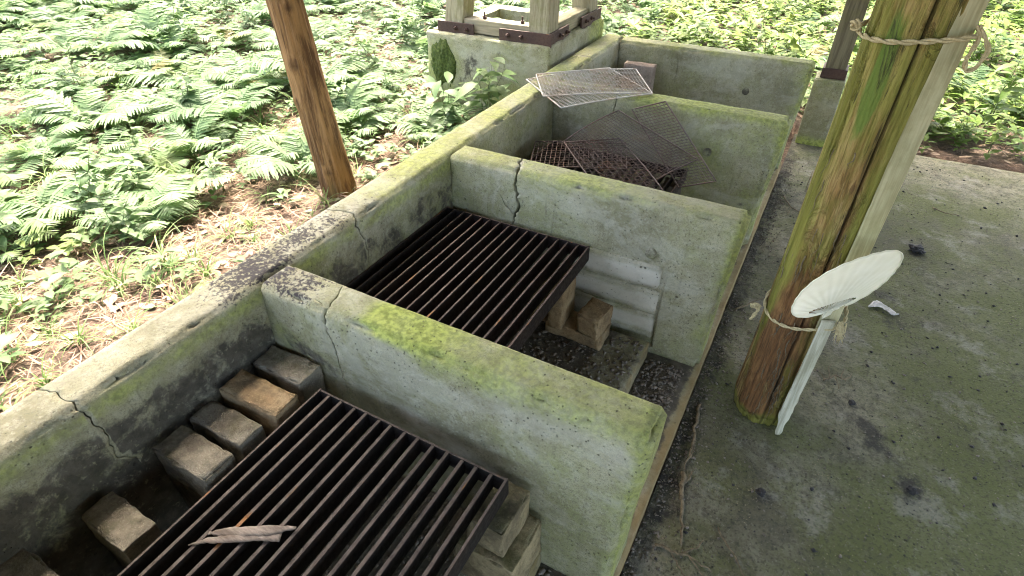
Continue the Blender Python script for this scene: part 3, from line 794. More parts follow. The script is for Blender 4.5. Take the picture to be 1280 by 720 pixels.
r1 = thing('rope_tie', (PB[0], PB[1], 1.37), 'rope tie high on the log post with a hanging loop at its right', 'rope')
zf = lambda a: 1.375 + .012 * math.cos(a * 1.0) * -1 + .018 * math.sin(a)
rope_part('loop', loop_path(zf, .112, -180, 179, .035), r1, .0052)
hx, hy, hz = PB[0] + .125, PB[1] - .075, 1.395
rope_part('hanging_loop', [(hx - .01, hy - .01, hz + .01), (hx + .012, hy - .02, hz - .01), (hx + .03, hy - .02, hz - .035), (hx + .022, hy - .02, hz - .075), (hx + .004, hy - .02, hz - .085), (hx - .004, hy - .02, hz - .06), (hx + .004, hy - .015, hz - .02), (hx - .004, hy - .01, hz + .012)], r1, .0042)
rope_part('knot', [(PB[0] - .112, PB[1] - .03, 1.362), (PB[0] - .128, PB[1] - .035, 1.374), (PB[0] - .118, PB[1] - .05, 1.385), (PB[0] - .108, PB[1] - .045, 1.368), (PB[0] - .12, PB[1] - .02, 1.36)], r1, .0055)
r2 = thing('rope_tie', (PB[0], PB[1], .50), 'frayed rope tie low on the log post holding the round fan', 'rope')
zf2 = lambda a: .525 - .035 * math.cos(a * .9) + .03 * math.sin(a) - .0
rope_part('loop', loop_path(zf2, .114, -180, 179, .03), r2, .0046)
kx, ky = PB[0] - .118, PB[1] - .045
rope_part('knot', [(kx, ky, .487), (kx - .015, ky - .012, .497), (kx - .03, ky - .01, .49), (kx - .02, ky - .005, .478), (kx, ky - .01, .487), (kx - .008, ky - .016, .46), (kx - .016, ky - .018, .435)], r2, .0052)
fx, fy = PB[0] + .118, PB[1] - .115
parts = []
for k in range(26):
    dx, dz = random.uniform(-.012, .02), random.uniform(.03, .075)
    parts.append(tube([(fx + random.uniform(-.012, .012), fy, .555 + random.uniform(-.008, .012)), (fx + dx * .5 + random.uniform(-.006, .006), fy - .012, .555 - dz * .5), (fx + dx + random.uniform(-.01, .01), fy - .01, .555 - dz)], [.0022, .0018, .0008], 4))
V, F = join(parts); mesh_obj('frayed_end', V, F, M['rope'], r2)

# log with bark standing behind the back wall
LB = (-.745, 1.07, .30)
lp = thing('log_post', LB, 'slim brown bark covered log post rising from the leaf litter behind the hearth', 'post')
na, nzz = 72, 160; V = []; kn = []
knots = [(-.2, .72, .05), (-.9, .55, .04), (.35, .95, .045), (-.1, .22, .04), (.1, 1.12, .04), (-.5, 1.3, .05)]
for j in range(nzz + 1):
    z = 2.3 * j / nzz
    for i in range(na):
        th = 2 * PI * i / na - PI / 2 + .63; c, s = math.cos(th), math.sin(th)
        a = 2 * PI * i / na; a = (a + PI) % (2 * PI) - PI
        r = .077 + .014 * math.exp(-z * 6) - .003 * z + .005 * noise.noise(Vector((c * 1.5, s * 1.5, z * 1.6))) + .008 * noise.fractal(Vector((c * 7, s * 7, z * .9)), 1, 2, 4)
        kk = 0
        for (ka, kz, kr) in knots:
            d = math.hypot((a - ka) * .07, z - kz) / kr; r += .012 * math.exp(-d * d * 2.2) - .010 * math.exp(-d * d * 14); kk = max(kk, math.exp(-d * d * 8))
        V.append((LB[0] + r * c - .105 * z, LB[1] + r * s + .0 * z, LB[2] - .05 + z)); kn.append(kk)
F = [(j * na + i, j * na + (i + 1) % na, (j + 1) * na + (i + 1) % na, (j + 1) * na + i) for j in range(nzz) for i in range(na)]
mesh_obj('trunk', V, F, M['bark'], lp, True, dict(knot=kn))

# pier and square timber post at the far right corner
pier = grid_box(1.195, 1.388, 3.66, 3.86, -.05, .462, .02, .01, None, .003, .008, 91)
po = mesh_obj('post_footing', pier[0], pier[1], M['conc'], None, True, dict(moss=[.75 * sstep(.09, .02, p[2]) + .12 for p in pier[0]], soot_shade=[.3 * sstep(.06, .0, p[2]) for p in pier[0]], lichen=[0] * len(pier[0]), ash=[.2] * len(pier[0])))
tag(po, 'tall square concrete footing at the edge of the floor behind the log post', 'footing')
sp = thing('square_post', (1.30, 3.76, .464), 'dark square timber post in a steel shoe on the concrete footing', 'post')
V, F = boxm(1.235, 1.365, 3.70, 3.83, .50, 2.5, .008); mesh_obj('shaft', V, F, M['dark_timber'], sp, False)
V, F = boxm(1.222, 1.378, 3.69, 3.842, .464, .53, .004); mesh_obj('steel_shoe', V, F, M['steel'], sp, False)

# ------------------------------------------------------------------ pedestal with timber frame
pz = T + .095
vf = grid_box(-1.05, -.172, 2.30, 3.16, .1, pz, .025, .018, None, .006, .022, 121, 6)
ped = thing('concrete_pedestal', (-.6, 2.72, .3), 'square concrete pedestal with a mossy corner behind the hearth', 'pedestal')
mesh_obj('pedestal_body', vf[0], vf[1], M['conc'], ped, True, dict(
    moss=[.25 + .6 * sstep(2.75, 3.1, p[1]) * (1 if p[0] > -.2 else 0) + .5 * sstep(.6, .42, p[2]) * blob(p[0], 0, -.4, 0, .3, 1) + (.4 * blob(p[0], p[2], -.95, .6, .12, .2)) for p in vf[0]],
    soot_shade=[.16 + .3 * blob(p[0], p[2], -.72, .6, .2, .2) for p in vf[0]], lichen=[.04] * len(vf[0]), ash=[.25 * sstep(-.5, -.3, p[0]) for p in vf[0]]))
bpy.context.view_layer.update()
V, F = boxm(-.92, -.31, 2.45, 3.03, .2, pz + .1)
cut_with(ped.children[0], V, F)
V = []; F = []
nm = 70
for j in range(nm + 1):
    for i in range(nm + 1):
        u, v_ = i / nm * 2.4 - 1.2, j / nm * 2.4 - 1.2
        n_ = noise.fractal(Vector((u * 1.6, v_ * 1.6, 4)), 1, 2, 4)
        d = max(0, 1 - u * u - v_ * v_ + .55 * n_) ** .6
        x = -.93 + .095 * u; z = .63 + .16 * v_
        hgt = .030 * d + .010 * d * noise.noise(Vector((x * 60, z * 60, 1)))
        V.append((x, 2.306 - hgt if d > .02 else 2.34, z))
F = [(j * (nm + 1) + i, j * (nm + 1) + i + 1, (j + 1) * (nm + 1) + i + 1, (j + 1) * (nm + 1) + i) for j in range(nm) for i in range(nm)]
mesh_obj('moss_cushion', V, F, M['moss'], ped)
tf = thing('timber_frame', (-.55, 2.7, pz + .004), 'weathered timber frame with brown steel brackets standing on the pedestal', 'frame')
y0f, xr = 2.345, -.205
def leg(x, y, lx, ly):
    V, F = boxm(-.065, .065, -.065, .065, 0, 1.6, .006)
    V = [Vector((p.x + x + lx * p.z, p.y + y + ly * p.z, p.z + pz + .006)) for p in V]
    mesh_obj('leg', V, F, M['timber'], tf, False)
leg(-.86, y0f + .06, .10, .10); leg(-.265, y0f + .06, -.02, .10); leg(-.265, 3.03, -.02, -.08)
V, F = boxm(-.79, -.332, y0f + .012, y0f + .10, pz + .006, pz + .085, .005); mesh_obj('sill', V, F, M['timber_x'], tf, False)
V, F = boxm(xr - .10, xr - .012, y0f + .128, 2.962, pz + .006, pz + .085, .005); mesh_obj('sill', V, F, M['timber_y'], tf, False)
def bracket(x0, x1, y0, y1, bolts, face):
    V, F = boxm(x0, x1, y0, y1, pz - .012, pz + .062, .002)
    o = mesh_obj('steel_bracket', V, F, M['steel'], tf, False)
    for c in bolts:
        ps = []
        for rad, a, b_ in ((.013, 0, .012), (.007, .012, .026)):
            if face == 'y': ps.append(tube([(c, y0 - a, pz + .03), (c, y0 - b_, pz + .03)], rad, 6))
            else: ps.append(tube([(x1 + a, c, pz + .03), (x1 + b_, c, pz + .03)], rad, 6))
        V, F = join(ps); q = mesh_obj('bolt', V, F, M['steel'], None, False)
        q.parent = o
        for v in q.data.vertices: v.co -= Vector(tf.location)
bracket(-.965, -.70, y0f - .016, y0f - .006, (-.83, -.75), 'y')
bracket(-.52, -.176, y0f - .018, y0f - .006, (-.46, -.37), 'y')
bracket(-.199, -.186, y0f - .005, 2.60, (2.47, 2.56), 'x')
bracket(-.199, -.186, 2.80, 3.12, (2.86, 2.95), 'x')
ps = []
for (x, y) in ((-.66, y0f + .055), (-.40, y0f + .055)):
    ps = [tube([(x, y, pz + .08), (x, y, pz + .10)], .012, 6), tube([(x, y, pz + .10), (x, y, pz + .125)], .005, 6)]
    V, F = join(ps); mesh_obj('anchor_bolt', V, F, M['steel'], tf, False)

# ------------------------------------------------------------------ fan
CAMP = Vector((1.2933, -.7908, .9981 + T))
yaw, pit, rol = -.509, .6588, -.0089
fwd = Vector((math.sin(yaw) * math.cos(pit), math.cos(yaw) * math.cos(pit), -math.sin(pit)))
rgt = fwd.cross(Vector((0, 0, 1))).normalized(); upv = rgt.cross(fwd)
right = rgt * math.cos(rol) + upv * math.sin(rol); up2 = -rgt * math.sin(rol) + upv * math.cos(rol)
FO = Vector((1.5037, .80, .717))          # centre of the blade
FW = Vector((.1105, .094, .032)) * 1.02; FH = Vector((.0125, -.050, .136)) * 1.04
FH = (FH - FW * (FH.dot(FW) / FW.length_squared))
fan = thing('hand_fan', tuple(FO - FH * 1.15), 'round white paper hand fan stuck behind the rope on the log post', 'fan')
FN = FW.cross(FH).normalized()
def blade(a, rr):
    # slightly squarish round outline, flatter at the base
    u = math.cos(a); v_ = math.sin(a)
    k = 1 / (abs(u) ** 2.35 + abs(v_) ** 2.35) ** (1 / 2.35)
    return u * k * rr, v_ * k * rr
base_uv = (0, -1.02)
nr, nt = 26, 128; V = []; F = []
def fpos(u, v_, lift=0):
    an = math.atan2(u, v_ + 1.02); rid = .0009 * math.cos(an * 46)
    bowl = -.002 * (u * u)
    return FO + FW * u + FH * v_ + FN * (rid + bowl + lift)
# paper leaves an open window over the ribs near the handle: chord arc
def in_window(u, v_): return v_ < -.70 - .22 * (u / .62) ** 2 * -1 * -1 + 0 and abs(u) < .62
gridn = 90
idx = {}
for j in range(gridn + 1):
    t = j / gridn
    for i in range(nt):
        a = 2 * PI * i / nt
        u1, v1 = blade(a, 1)
        # inner start of each ray: top of the window, a small lens at the base
        u0, v0 = .0 + .50 * math.cos(a), -.74 + (.10 * math.sin(a) if math.sin(a) > 0 else .20 * math.sin(a))
        idx[j, i] = len(V)
        u, v_ = u0 + (u1 - u0) * t, v0 + (v1 - v0) * t
        V.append(fpos(u, v_))
F = [(idx[j, i], idx[j, (i + 1) % nt], idx[j + 1, (i + 1) % nt], idx[j + 1, i]) for j in range(gridn) for i in range(nt)]
mesh_obj('paper', V, F, M['paper'], fan)
ps = []
for k in range(-17, 18):
    a = k / 17 * 1.18
    pts = []
    for q in range(6):
        d = .30 * q / 5; u = math.sin(a) * d * 1.9; v_ = -1.02 + math.cos(a) * d * 1.15 + .02
        if u * u + v_ * v_ < 1.03: pts.append(fpos(u, v_, -.001))
    if len(pts) > 2: ps.append(tube(pts, .0011, 4))
V, F = join(ps); mesh_obj('rib', V, F, M['rib'], fan)
rimp = [fpos(*blade(2 * PI * i / 96, 1.005)) for i in range(97)]
V, F = tube(rimp, .0028, 6, False); mesh_obj('rim', V, F, M['paper'], fan)
hb = fpos(0, -1.0); hd = (-FH).normalized()
hv = []; hf = []
for j in range(7):
    t = j / 6; wv = .011 + .006 * t
    cpt = hb + hd * (.15 * t - .01)
    wn = FW.normalized()
    for s1, s2 in ((-1, -1), (1, -1), (1, 1), (-1, 1)): hv.append(cpt + wn * wv * s1 * (.6 if j == 6 else 1) + FN * .003 * s2)
for j in range(6):
    for k in range(4): hf.append((j * 4 + k, j * 4 + (k + 1) % 4, j * 4 + 4 + (k + 1) % 4, j * 4 + 4 + k))
hf += [(3, 2, 1, 0), (24, 25, 26, 27)]
mesh_obj('handle', hv, hf, M['paper'], fan, False)

# ------------------------------------------------------------------ small things
def strip_sheet(name, path, widths, th, mat, label, cat, jag=.004, seed=0):
    rnd = random.Random(seed); P = [Vector(p) for p in path]; V = []; F = []; D = []
    for i in range(len(P) - 1):
        for q in range(6): D.append((P[i].lerp(P[i + 1], q / 6), widths[i] + (widths[i + 1] - widths[i]) * q / 6))
    D.append((P[-1], widths[-1])); n = len(D)
    for i, (p, w_) in enumerate(D):
        t = (D[min(i + 1, n - 1)][0] - D[max(i - 1, 0)][0]).normalized(); s = t.cross(Vector((0, 0, 1))).normalized()
        a, c = w_ + rnd.uniform(-jag, jag), w_ + rnd.uniform(-jag, jag)
        for off, z in ((-a, .0), (-a * .4, .0012), (c * .4, .0018), (c, .0008)): V.append(p + s * off + Vector((0, 0, z + th)))
        for off in (c, -a): V.append(p + s * off)
    for i in range(n - 1):
        for k in range(6): F.append((i * 6 + k, i * 6 + (k + 1) % 6, i * 6 + 6 + (k + 1) % 6, i * 6 + 6 + k))
    F += [(5, 4, 3, 2, 1, 0), tuple((n - 1) * 6 + k for k in range(6))]
    return V, F
z = T - .2215
s1 = strip_sheet('s', [(.343, -.575, z), (.375, -.548, z + .004), (.42, -.52, z + .006), (.47, -.485, z + .004), (.512, -.463, z + .004)], [.001, .007, .010, .011, .012], .001, None, '', '', .0015, 1)
s2 = strip_sheet('s', [(.362, -.535, z + .003), (.395, -.515, z + .004), (.435, -.492, z + .006), (.475, -.468, z + .006), (.528, -.432, z + .006)], [.003, .011, .012, .012, .003], .001, None, '', '', .0018, 2)
V, F = join([s1, s2]); tag(mesh_obj('bark_strip', V, F, M['strip'], None), 'pale forked strip of dry bark lying on the nearest grate', 'bark')

def lump(name, loc, r, mat, label, cat, seed, sq=(1, 1, .6)):
    bm = bmesh.new(); bmesh.ops.create_icosphere(bm, subdivisions=4, radius=1)
    for v in bm.verts:
        n_ = noise.fractal(v.co * 1.3 + Vector((seed, 0, 0)), 1, 2, 3); c = noise.cell(v.co * 1.6 + Vector((seed, 2, 1)))
        v.co *= r * (1 + .4 * n_ + .18 * c); v.co = Vector((v.co.x * sq[0], v.co.y * sq[1], v.co.z * sq[2]))
    zmin = min(v.co.z for v in bm.verts)
    me = bpy.data.meshes.new(name); bm.to_mesh(me); bm.free(); me.materials.append(mat)
    o = bpy.data.objects.new(name, me); COL.objects.link(o); o.location = (loc[0], loc[1], loc[2] - zmin - r * .06)
    return tag(o, label, cat)
lump('charcoal_lump', (1.955, 2.45, .002), .030, M['charcoal'], 'black charcoal lump on the floor beyond the white fan', 'charcoal', 3, (1.2, .9, .6))
lump('charcoal_lump', (1.49, .555, .001), .014, M['charcoal'], 'small charcoal crumb in front of the foot of the log post', 'charcoal', 5)
lump('charcoal_lump', (1.73, 1.13, .001), .012, M['charcoal'], 'small charcoal crumb on the floor right of the board foot', 'charcoal', 6)
lump('charcoal_lump', (1.93, .80, .001), .016, M['charcoal'], 'charcoal crumb on the dark smear of the mossy floor', 'charcoal', 7)
# crumpled white scrap
V = []; F = []; ns = 26
for j in range(11):
    for i in range(ns):
        u, v_ = i / (ns - 1), j / 10 - .5
        wd = .028 * (1 - .75 * u) * (1 + .3 * math.sin(u * 9))
        x = 1.765 + .115 * u * .95 + .02 * v_; y = 1.835 + v_ * wd * 2 - .02 * u + .012 * math.sin(u * 5)
        V.append((x, y, .006 + .010 * abs(noise.fractal(Vector((u * 6, v_ * 5, 4)), 1, 2, 3)) + .012 * math.sin(u * PI) * abs(v_)))
F = [(j * ns + i, j * ns + i + 1, (j + 1) * ns + i + 1, (j + 1) * ns + i) for j in range(10) for i in range(ns - 1)]
o = mesh_obj('paper_scrap', V, F, M['scrap'], None); tag(o, 'crumpled white scrap of paper on the floor beside the fan', 'scrap')
md = o.modifiers.new('s', 'SOLIDIFY'); md.thickness = .0012

def twig(path, r0, label, branches=(), mat='twig'):
    def jit(path, r0):
        D = []
        P = [Vector(p) for p in path]
        for p, q in zip(P[:-1], P[1:]):
            for i in range(5):
                d = p.lerp(q, i / 5); D.append(d + Vector((random.uniform(-1, 1), random.uniform(-1, 1), random.uniform(0, .6))) * r0 * .9)
        D.append(P[-1]); n = len(D)
        return tube(D, [r0 * (1 - .65 * i / n) * random.uniform(.85, 1.15) for i in range(n)], 6)
    r0 *= 1.45
    V, F = join([jit(path, r0)] + [jit(b_, r0 * .6) for b_ in branches])
    tag(mesh_obj('dry_twig', V, F, M[mat], None), label, 'twig')
twig([(1.243, .50, .006), (1.258, .42, .007), (1.283, .33, .006), (1.307, .245, .006)], .0065, 'thickest dry stick lying in the dirt along the hearth front', [[(1.25, .46, .006), (1.262, .49, .006), (1.27, .53, .005)]])
twig([(1.215, .83, .006), (1.226, .72, .008), (1.238, .62, .008), (1.243, .52, .006)], .0045, 'thin bent stick in the gap beside the hearth slab', [[(1.228, .70, .008), (1.244, .66, .006), (1.25, .58, .006)]])
twig([(1.235, .215, .006), (1.285, .21, .01), (1.34, .225, .008), (1.41, .21, .005)], .004, 'forked dry twig at the bottom of the view beside the hearth slab', [[(1.285, .21, .01), (1.32, .175, .007), (1.36, .15, .005)], [(1.31, .215, .009), (1.35, .26, .006), (1.365, .30, .005)], [(1.34, .222, .008), (1.40, .175, .004)]])
twig([(1.39, .36, .005), (1.45, .30, .006), (1.52, .22, .005)], .0026, 'thin reddish twig on the floor right of the forked twig')
twig([(1.22, 1.50, .006), (1.30, 1.62, .008), (1.38, 1.70, .005)], .003, 'thin twig on the floor behind the log post near the hearth')
twig([(1.25, 2.75, .006), (1.31, 2.62, .007), (1.38, 2.58, .005)], .003, 'fine twig on the floor near the concrete footing', [[(1.31, 2.62, .007), (1.30, 2.52, .004)]])
twig([(2.05, 3.02, .005), (2.11, 2.98, .006), (2.18, 2.99, .005)], .0025, 'little reddish twig on the far part of the concrete floor')
twig([(1.62, 1.20, .006), (1.66, 1.25, .012), (1.70, 1.24, .007), (1.72, 1.30, .005)], .0028, 'small spiky dry cedar sprig on the floor behind the board', [[(1.64, 1.22, .01), (1.63, 1.29, .01), (1.65, 1.33, .006)], [(1.66, 1.25, .012), (1.68, 1.18, .008)], [(1.68, 1.245, .01), (1.69, 1.31, .01)], [(1.63, 1.21, .008), (1.60, 1.25, .006)]])

# crumbs (uncountable): one object per kind
def crumbs(name, n, sampler, rmin, rmax, mat, label, cat, zb):
    base = np.array([(1, 0, 0), (-1, 0, 0), (0, 1, 0), (0, -1, 0), (0, 0, 1), (0, 0, -1)], float)
    tri = np.array([(0, 2, 4), (2, 1, 4), (1, 3, 4), (3, 0, 4), (2, 0, 5), (1, 2, 5), (3, 1, 5), (0, 3, 5)])
    V = []; F = []
    for i in range(n):
        x, y, z = sampler(); r = rmin + (rmax - rmin) * rng.random() ** 3
        S = base * r * rng.uniform(.5, 1.3, (6, 1)) * np.array([rng.uniform(.8, 1.6), 1, rng.uniform(.5, .9)])
        a = rng.uniform(0, 6.28); c, s = math.cos(a), math.sin(a)
        S = S @ np.array([[c, s, 0], [-s, c, 0], [0, 0, 1]])
        V.append(S + (x, y, z + r * .25)); F.append(tri + 6 * i)
    o = big_mesh(name, np.concatenate(V), np.concatenate(F), mat, None, False)
    return tag(o, label, cat, None, 'stuff')
def s_bay():
    while True:
        k = rng.random()
        if k < .5: x, y, z = rng.uniform(.3, .95), rng.uniform(.2, .92), ZS
        elif k < .66: x, y, z = rng.uniform(.97, 1.12), rng.uniform(.6, .93), ZB
        elif k < .84: x, y, z = rng.uniform(.97, 1.13), rng.uniform(-.5, -.045), ZB
        else: x, y, z = rng.uniform(.3, .95), rng.uniform(-.5, -.05), ZS
        return x, y, z
crumbs('ash_gravel', 5200, s_bay, .002, .011, M['gravel'], 'ash and charcoal gravel strewn over the fire floors of the hearth', 'gravel', 0)
def s_gap():
    x = 1.176 + abs(rng.normal(0, .06)); return x, rng.uniform(-.6, 3.4), .001
crumbs('dirt_crumbs', 3500, s_gap, .0012, .007, M['gravel'], 'dark dirt and crumbs gathered along the front of the hearth', 'dirt', 0)
def s_floor():
    return rng.uniform(1.25, 3.2), rng.uniform(-.2, 3.7), .001
crumbs('floor_grit', 4200, s_floor, .0009, .006, M['gravel'], 'fine grit scattered over the concrete floor', 'grit', 0)
crumbs('charcoal_crumbs', 1300, s_floor, .001, .009, M['charcoal'], 'tiny charcoal crumbs scattered over the concrete floor', 'charcoal', 0)

# ------------------------------------------------------------------ plants
def leaf_grid(L_, W, n=5, droop=.25, fold=.25, shape=1.2):
    """leaf along +x in local space, list of verts and quads"""
    V = []; F = []
    for i in range(n + 1):
        t = i / n; w_ = W * (math.sin(PI * min(1, t * .93 + .05)) ** shape) * (1 - .25 * t)
        if i == n: w_ = W * .02
        z = -droop * L_ * t * t
        for s in (-1, 0, 1): V.append(Vector((L_ * t, s * w_, z + abs(s) * w_ * fold)))
    for i in range(n):
        for s in (0, 1): F.append((i * 3 + s, i * 3 + s + 1, i * 3 + 4 + s, i * 3 + 3 + s))
    return V, F
def rot(az, el, roll=0): return Matrix.Rotation(az, 4, 'Z') @ Matrix.Rotation(-el, 4, 'Y') @ Matrix.Rotation(roll, 4, 'X')
def make_frond(L_, rnd, npin=17, el=1.0, k=10):
    V = []; F = []; tint = []
    pts = []; p = Vector((0, 0, 0)); e = el
    N = npin + 4; ds = L_ / N
    for i in range(N + 1):
        pts.append((p.copy(), e)); p = p + Vector((math.cos(e), 0, math.sin(e))) * ds; e -= (el + .45) / N * (.5 + i / N)
    rv, rf = tube([q for q, _ in pts], [.0022 * (1 - .8 * i / N) for i in range(N + 1)], 4, False)
    V += rv; F += rf
    for i in range(4, N):
        t = (i - 4) / (N - 4)
        pl = L_ * .30 * (math.sin(PI * (.16 + .84 * t)) ** .9) * rnd.uniform(.9, 1.08) if t < .98 else .01
        if pl < .008: continue
        q, e = pts[i]
        for s in (-1, 1):
            az = s * (1.18 - .35 * t) + rnd.uniform(-.06, .06)
            base = Matrix.Translation(q) @ Matrix.Rotation(-e, 4, 'Y') @ Matrix.Rotation(az, 4, 'Z') @ Matrix.Rotation(rnd.uniform(.05, .3), 4, 'Y') @ Matrix.Rotation(s * rnd.uniform(-.1, .25), 4, 'X')
            off = len(V)
            for m in range(k + 1):
                tm = m / k; w_ = pl * .115 * (1 - tm) ** .65 * (1.12 if m % 2 else .58) + .0008
                x = pl * tm; dz = -.14 * pl * tm * tm
                V.append(base @ Vector((x + (pl * .04 if m % 2 else 0), w_, dz))); V.append(base @ Vector((x, 0, dz - .0012))); V.append(base @ Vector((x + (pl * .04 if m % 2 else 0), -w_, dz)))
            for m in range(k):
                a = off + 3 * m
                F += [(a, a + 1, a + 4, a + 3), (a + 1, a + 2, a + 5, a + 4)]
    return V, F
def fern_proto(seed, n, L_):
    rnd = random.Random(seed); V = []; F = []; tint = []
    for i in range(n):
        fr = make_frond(L_ * rnd.uniform(.7, 1.1), rnd, 21, rnd.uniform(.75, 1.25))
        v, f = xf(fr, Matrix.Rotation(2 * PI * i / n + rnd.uniform(-.35, .35), 4, 'Z'))
        o = len(V); V += v; F += [tuple(q + o for q in k) for k in f]; tint += [rnd.random()] * len(v)
    return V, F, tint
def leafy_proto(seed, stems, h, ll, lw, nl=7):
    rnd = random.Random(seed); V = []; F = []; tint = []; SV = []; SF = []
    for s in range(stems):
        az = rnd.uniform(0, 6.28); lean = rnd.uniform(.1, .5); hh = h * rnd.uniform(.6, 1.1)
        pts = [Vector((math.cos(az), math.sin(az), 0)) * (lean * hh * (t / 5) ** 1.3) + Vector((rnd.uniform(-.01, .01), rnd.uniform(-.01, .01), hh * t / 5)) for t in range(6)]
        v, f = tube(pts, [.0028, .0025, .0022, .002, .0016, .001], 5); o = len(SV); SV += v; SF += [tuple(q + o for q in k) for k in f]
        a0 = rnd.uniform(0, 6.28)
        for i in range(nl):
            t = .35 + .65 * i / (nl - 1); x = t * 5; k = min(4, int(x)); p = pts[k].lerp(pts[k + 1], x - k)
            for side in ((0, PI) if i < nl - 1 else (0,)):
                l = ll * rnd.uniform(.65, 1.15) * (1.05 - .35 * abs(t - .7))
                lf = leaf_grid(l, lw * l / ll, 5, rnd.uniform(.1, .5), .2)
                m = Matrix.Translation(p) @ rot(a0 + i * 1.57 + side + rnd.uniform(-.3, .3), rnd.uniform(-.1, .55), rnd.uniform(-.4, .4)) @ Matrix.Translation((.006, 0, 0))
                v, f = xf(lf, m); o = len(V); V += v; F += [tuple(q + o for q in kk) for kk in f]; tint += [rnd.random()] * len(v)
    return V, F, tint, SV, SF
def grass_proto(seed, n, h):
    rnd = random.Random(seed); V = []; F = []; tint = []
    for i in range(n):
        az = rnd.uniform(0, 6.28); hh = h * rnd.uniform(.5, 1.15); e = rnd.uniform(.9, 1.5); c = rnd.uniform(.25, .55); w_ = rnd.uniform(.002, .0042)
        p = Vector((rnd.gauss(0, .012), rnd.gauss(0, .012), -.01)); o = len(V); d = Vector((math.cos(az), math.sin(az), 0)); sd = Vector((-d.y, d.x, 0)); tt = rnd.random()
        for k in range(7):
            ww = w_ * (1 - (k / 6) ** 2 * .95); V += [p - sd * ww, p + sd * ww]; tint += [tt, tt]
            p = p + (d * math.cos(e) + Vector((0, 0, math.sin(e)))) * hh / 6; e -= c
        F += [(o + 2 * k, o + 2 * k + 1, o + 2 * k + 3, o + 2 * k + 2) for k in range(6)]
    return V, F, tint

def blocked(x, y, m=0.):
    if -1.1 - m < x < -.12 + m and 2.25 - m < y < 3.2 + m: return True
    if x > -.16 - m and y < 3.20 + m and x < 1.3: return True
    if x > 1.1 and y < 3.88 + m: return True
    if math.hypot(x - LB[0], y - LB[1]) < .1 + m: return True
    return False
def in_view(x, y, z, mx=.12):
    d = Vector((x, y, z)) - CAMP; zz = d.dot(fwd)
    if zz < .3: return False
    u, v_ = 709.09 * d.dot(right) / zz / 1280, 709.09 * d.dot(up2) / zz / 720
    return abs(u) < .5 + mx and -.5 - mx < v_ < .5 + mx
def clearing(x, y):
    """bare litter strip along the hearth and round the log"""
    c = blob(x, y, -.58, -.25, .50, .82) + .7 * blob(x, y, -1.05, .55, .45, .35, .3) + .55 * blob(x, y, -1.75, .9, .4, .2) + .8 * blob(x, y, -.62, 1.0, .33, .5) + .7 * blob(x, y, -.30, 1.7, .16, .5)
    return c
protos_f = [fern_proto(10 + i, random.Random(i).choice((7, 8, 9)), .40 + .05 * i) for i in range(5)]
kept = []
def scatter(n, xr_, yr_, mind, test, seed):
    rnd = random.Random(seed); out = []
    tries = 0
    while len(out) < n and tries < n * 60:
        tries += 1
        x, y = rnd.uniform(*xr_), rnd.uniform(*yr_)
        z = terr(x, y)
        if not in_view(x, y, z + .15): continue
        if not test(x, y, rnd): continue
        if any((x - a) ** 2 + (y - b_) ** 2 < mind * mind for a, b_, _ in out): continue
        out.append((x, y, z))
    return out
def plant(name, proto, mats, pts, smin, smax, label, cat, group, seed, tilt=.15):
    rnd = random.Random(seed); pmesh = []
    for pr in proto:
        V, F, tint = pr[:3]
        if len(pr) == 3: root = mesh_obj(name, V, F, mats[0], None, True, dict(tint=tint)); ch = None
        else:
            root = mesh_obj(name, V, F, mats[0], None, True, dict(tint=tint))
            ch = mesh_obj('stem', pr[3], pr[4], mats[1], None); ch.parent = root
        pmesh.append([root, ch, False])
    for i, (x, y, z) in enumerate(pts):
        e = pmesh[i % len(pmesh)]
        if not e[2]: o = e[0]; e[2] = True
        else:
            o = e[0].copy(); COL.objects.link(o)
            if e[1] is not None: c = e[1].copy(); COL.objects.link(c); c.parent = o
        s = rnd.uniform(smin, smax)
        o.location = (x, y, z - .004); o.rotation_euler = (rnd.uniform(-tilt, tilt), rnd.uniform(-tilt, tilt), rnd.uniform(0, 6.28)); o.scale = (s, s, s * rnd.uniform(.8, 1.1))
        tag(o, label, cat, group)
    for e in pmesh:
        if not e[2]:
            if e[1] is not None: bpy.data.objects.remove(e[1])
            bpy.data.objects.remove(e[0])
pts = scatter(270, (-8.5, -.3), (-1.5, 7.5), .21, lambda x, y, r: not blocked(x, y, .16) and r.random() > 1.25 * clearing(x, y) and x < -.45, 21)
plant('fern', protos_f, [M['fern']], pts, .5, .9, 'pale green feathery fern growing in the bright undergrowth left of the hearth', 'fern', 'ferns left of the hearth', 31)
pts = scatter(40, (-.4, 6), (3.9, 9.5), .4, lambda x, y, r: not blocked(x, y, .2), 22)
plant('fern', protos_f[:3], [M['fern']], pts, .6, 1.0, 'sunlit fern growing beyond the far end of the hearth', 'fern', 'ferns beyond the far end of the hearth', 32)
pl = [leafy_proto(50 + i, 3, .30 + .05 * i, .085 + .008 * i, .020 + .002 * i) for i in range(4)]
pts = scatter(155, (-8, -.25), (-1.5, 7), .13, lambda x, y, r: not blocked(x, y, .1) and r.random() > 1.25 * clearing(x, y), 23)
plant('leafy_plant', pl, [M['leaf'], M['stem']], pts, .6, 1.15, 'leafy green seedling plant growing among the ferns left of the hearth', 'plant', 'leafy plants left of the hearth', 33)
pts = scatter(135, (-.3, 6.5), (3.85, 10.5), .2, lambda x, y, r: not blocked(x, y, .1), 24)
plant('leafy_plant', pl, [M['leaf_y'], M['stem']], pts, .7, 1.4, 'yellow green leafy plant growing beyond the edge of the concrete floor', 'plant', 'leafy plants beyond the floor edge', 34)
pg = [grass_proto(70 + i, 26, .24 + .05 * i) for i in range(3)]
pts = scatter(125, (-3, -.2), (-1.2, 2.4), .08, lambda x, y, r: not blocked(x, y, .04) and r.random() < .25 + .6 * clearing(x, y), 25)
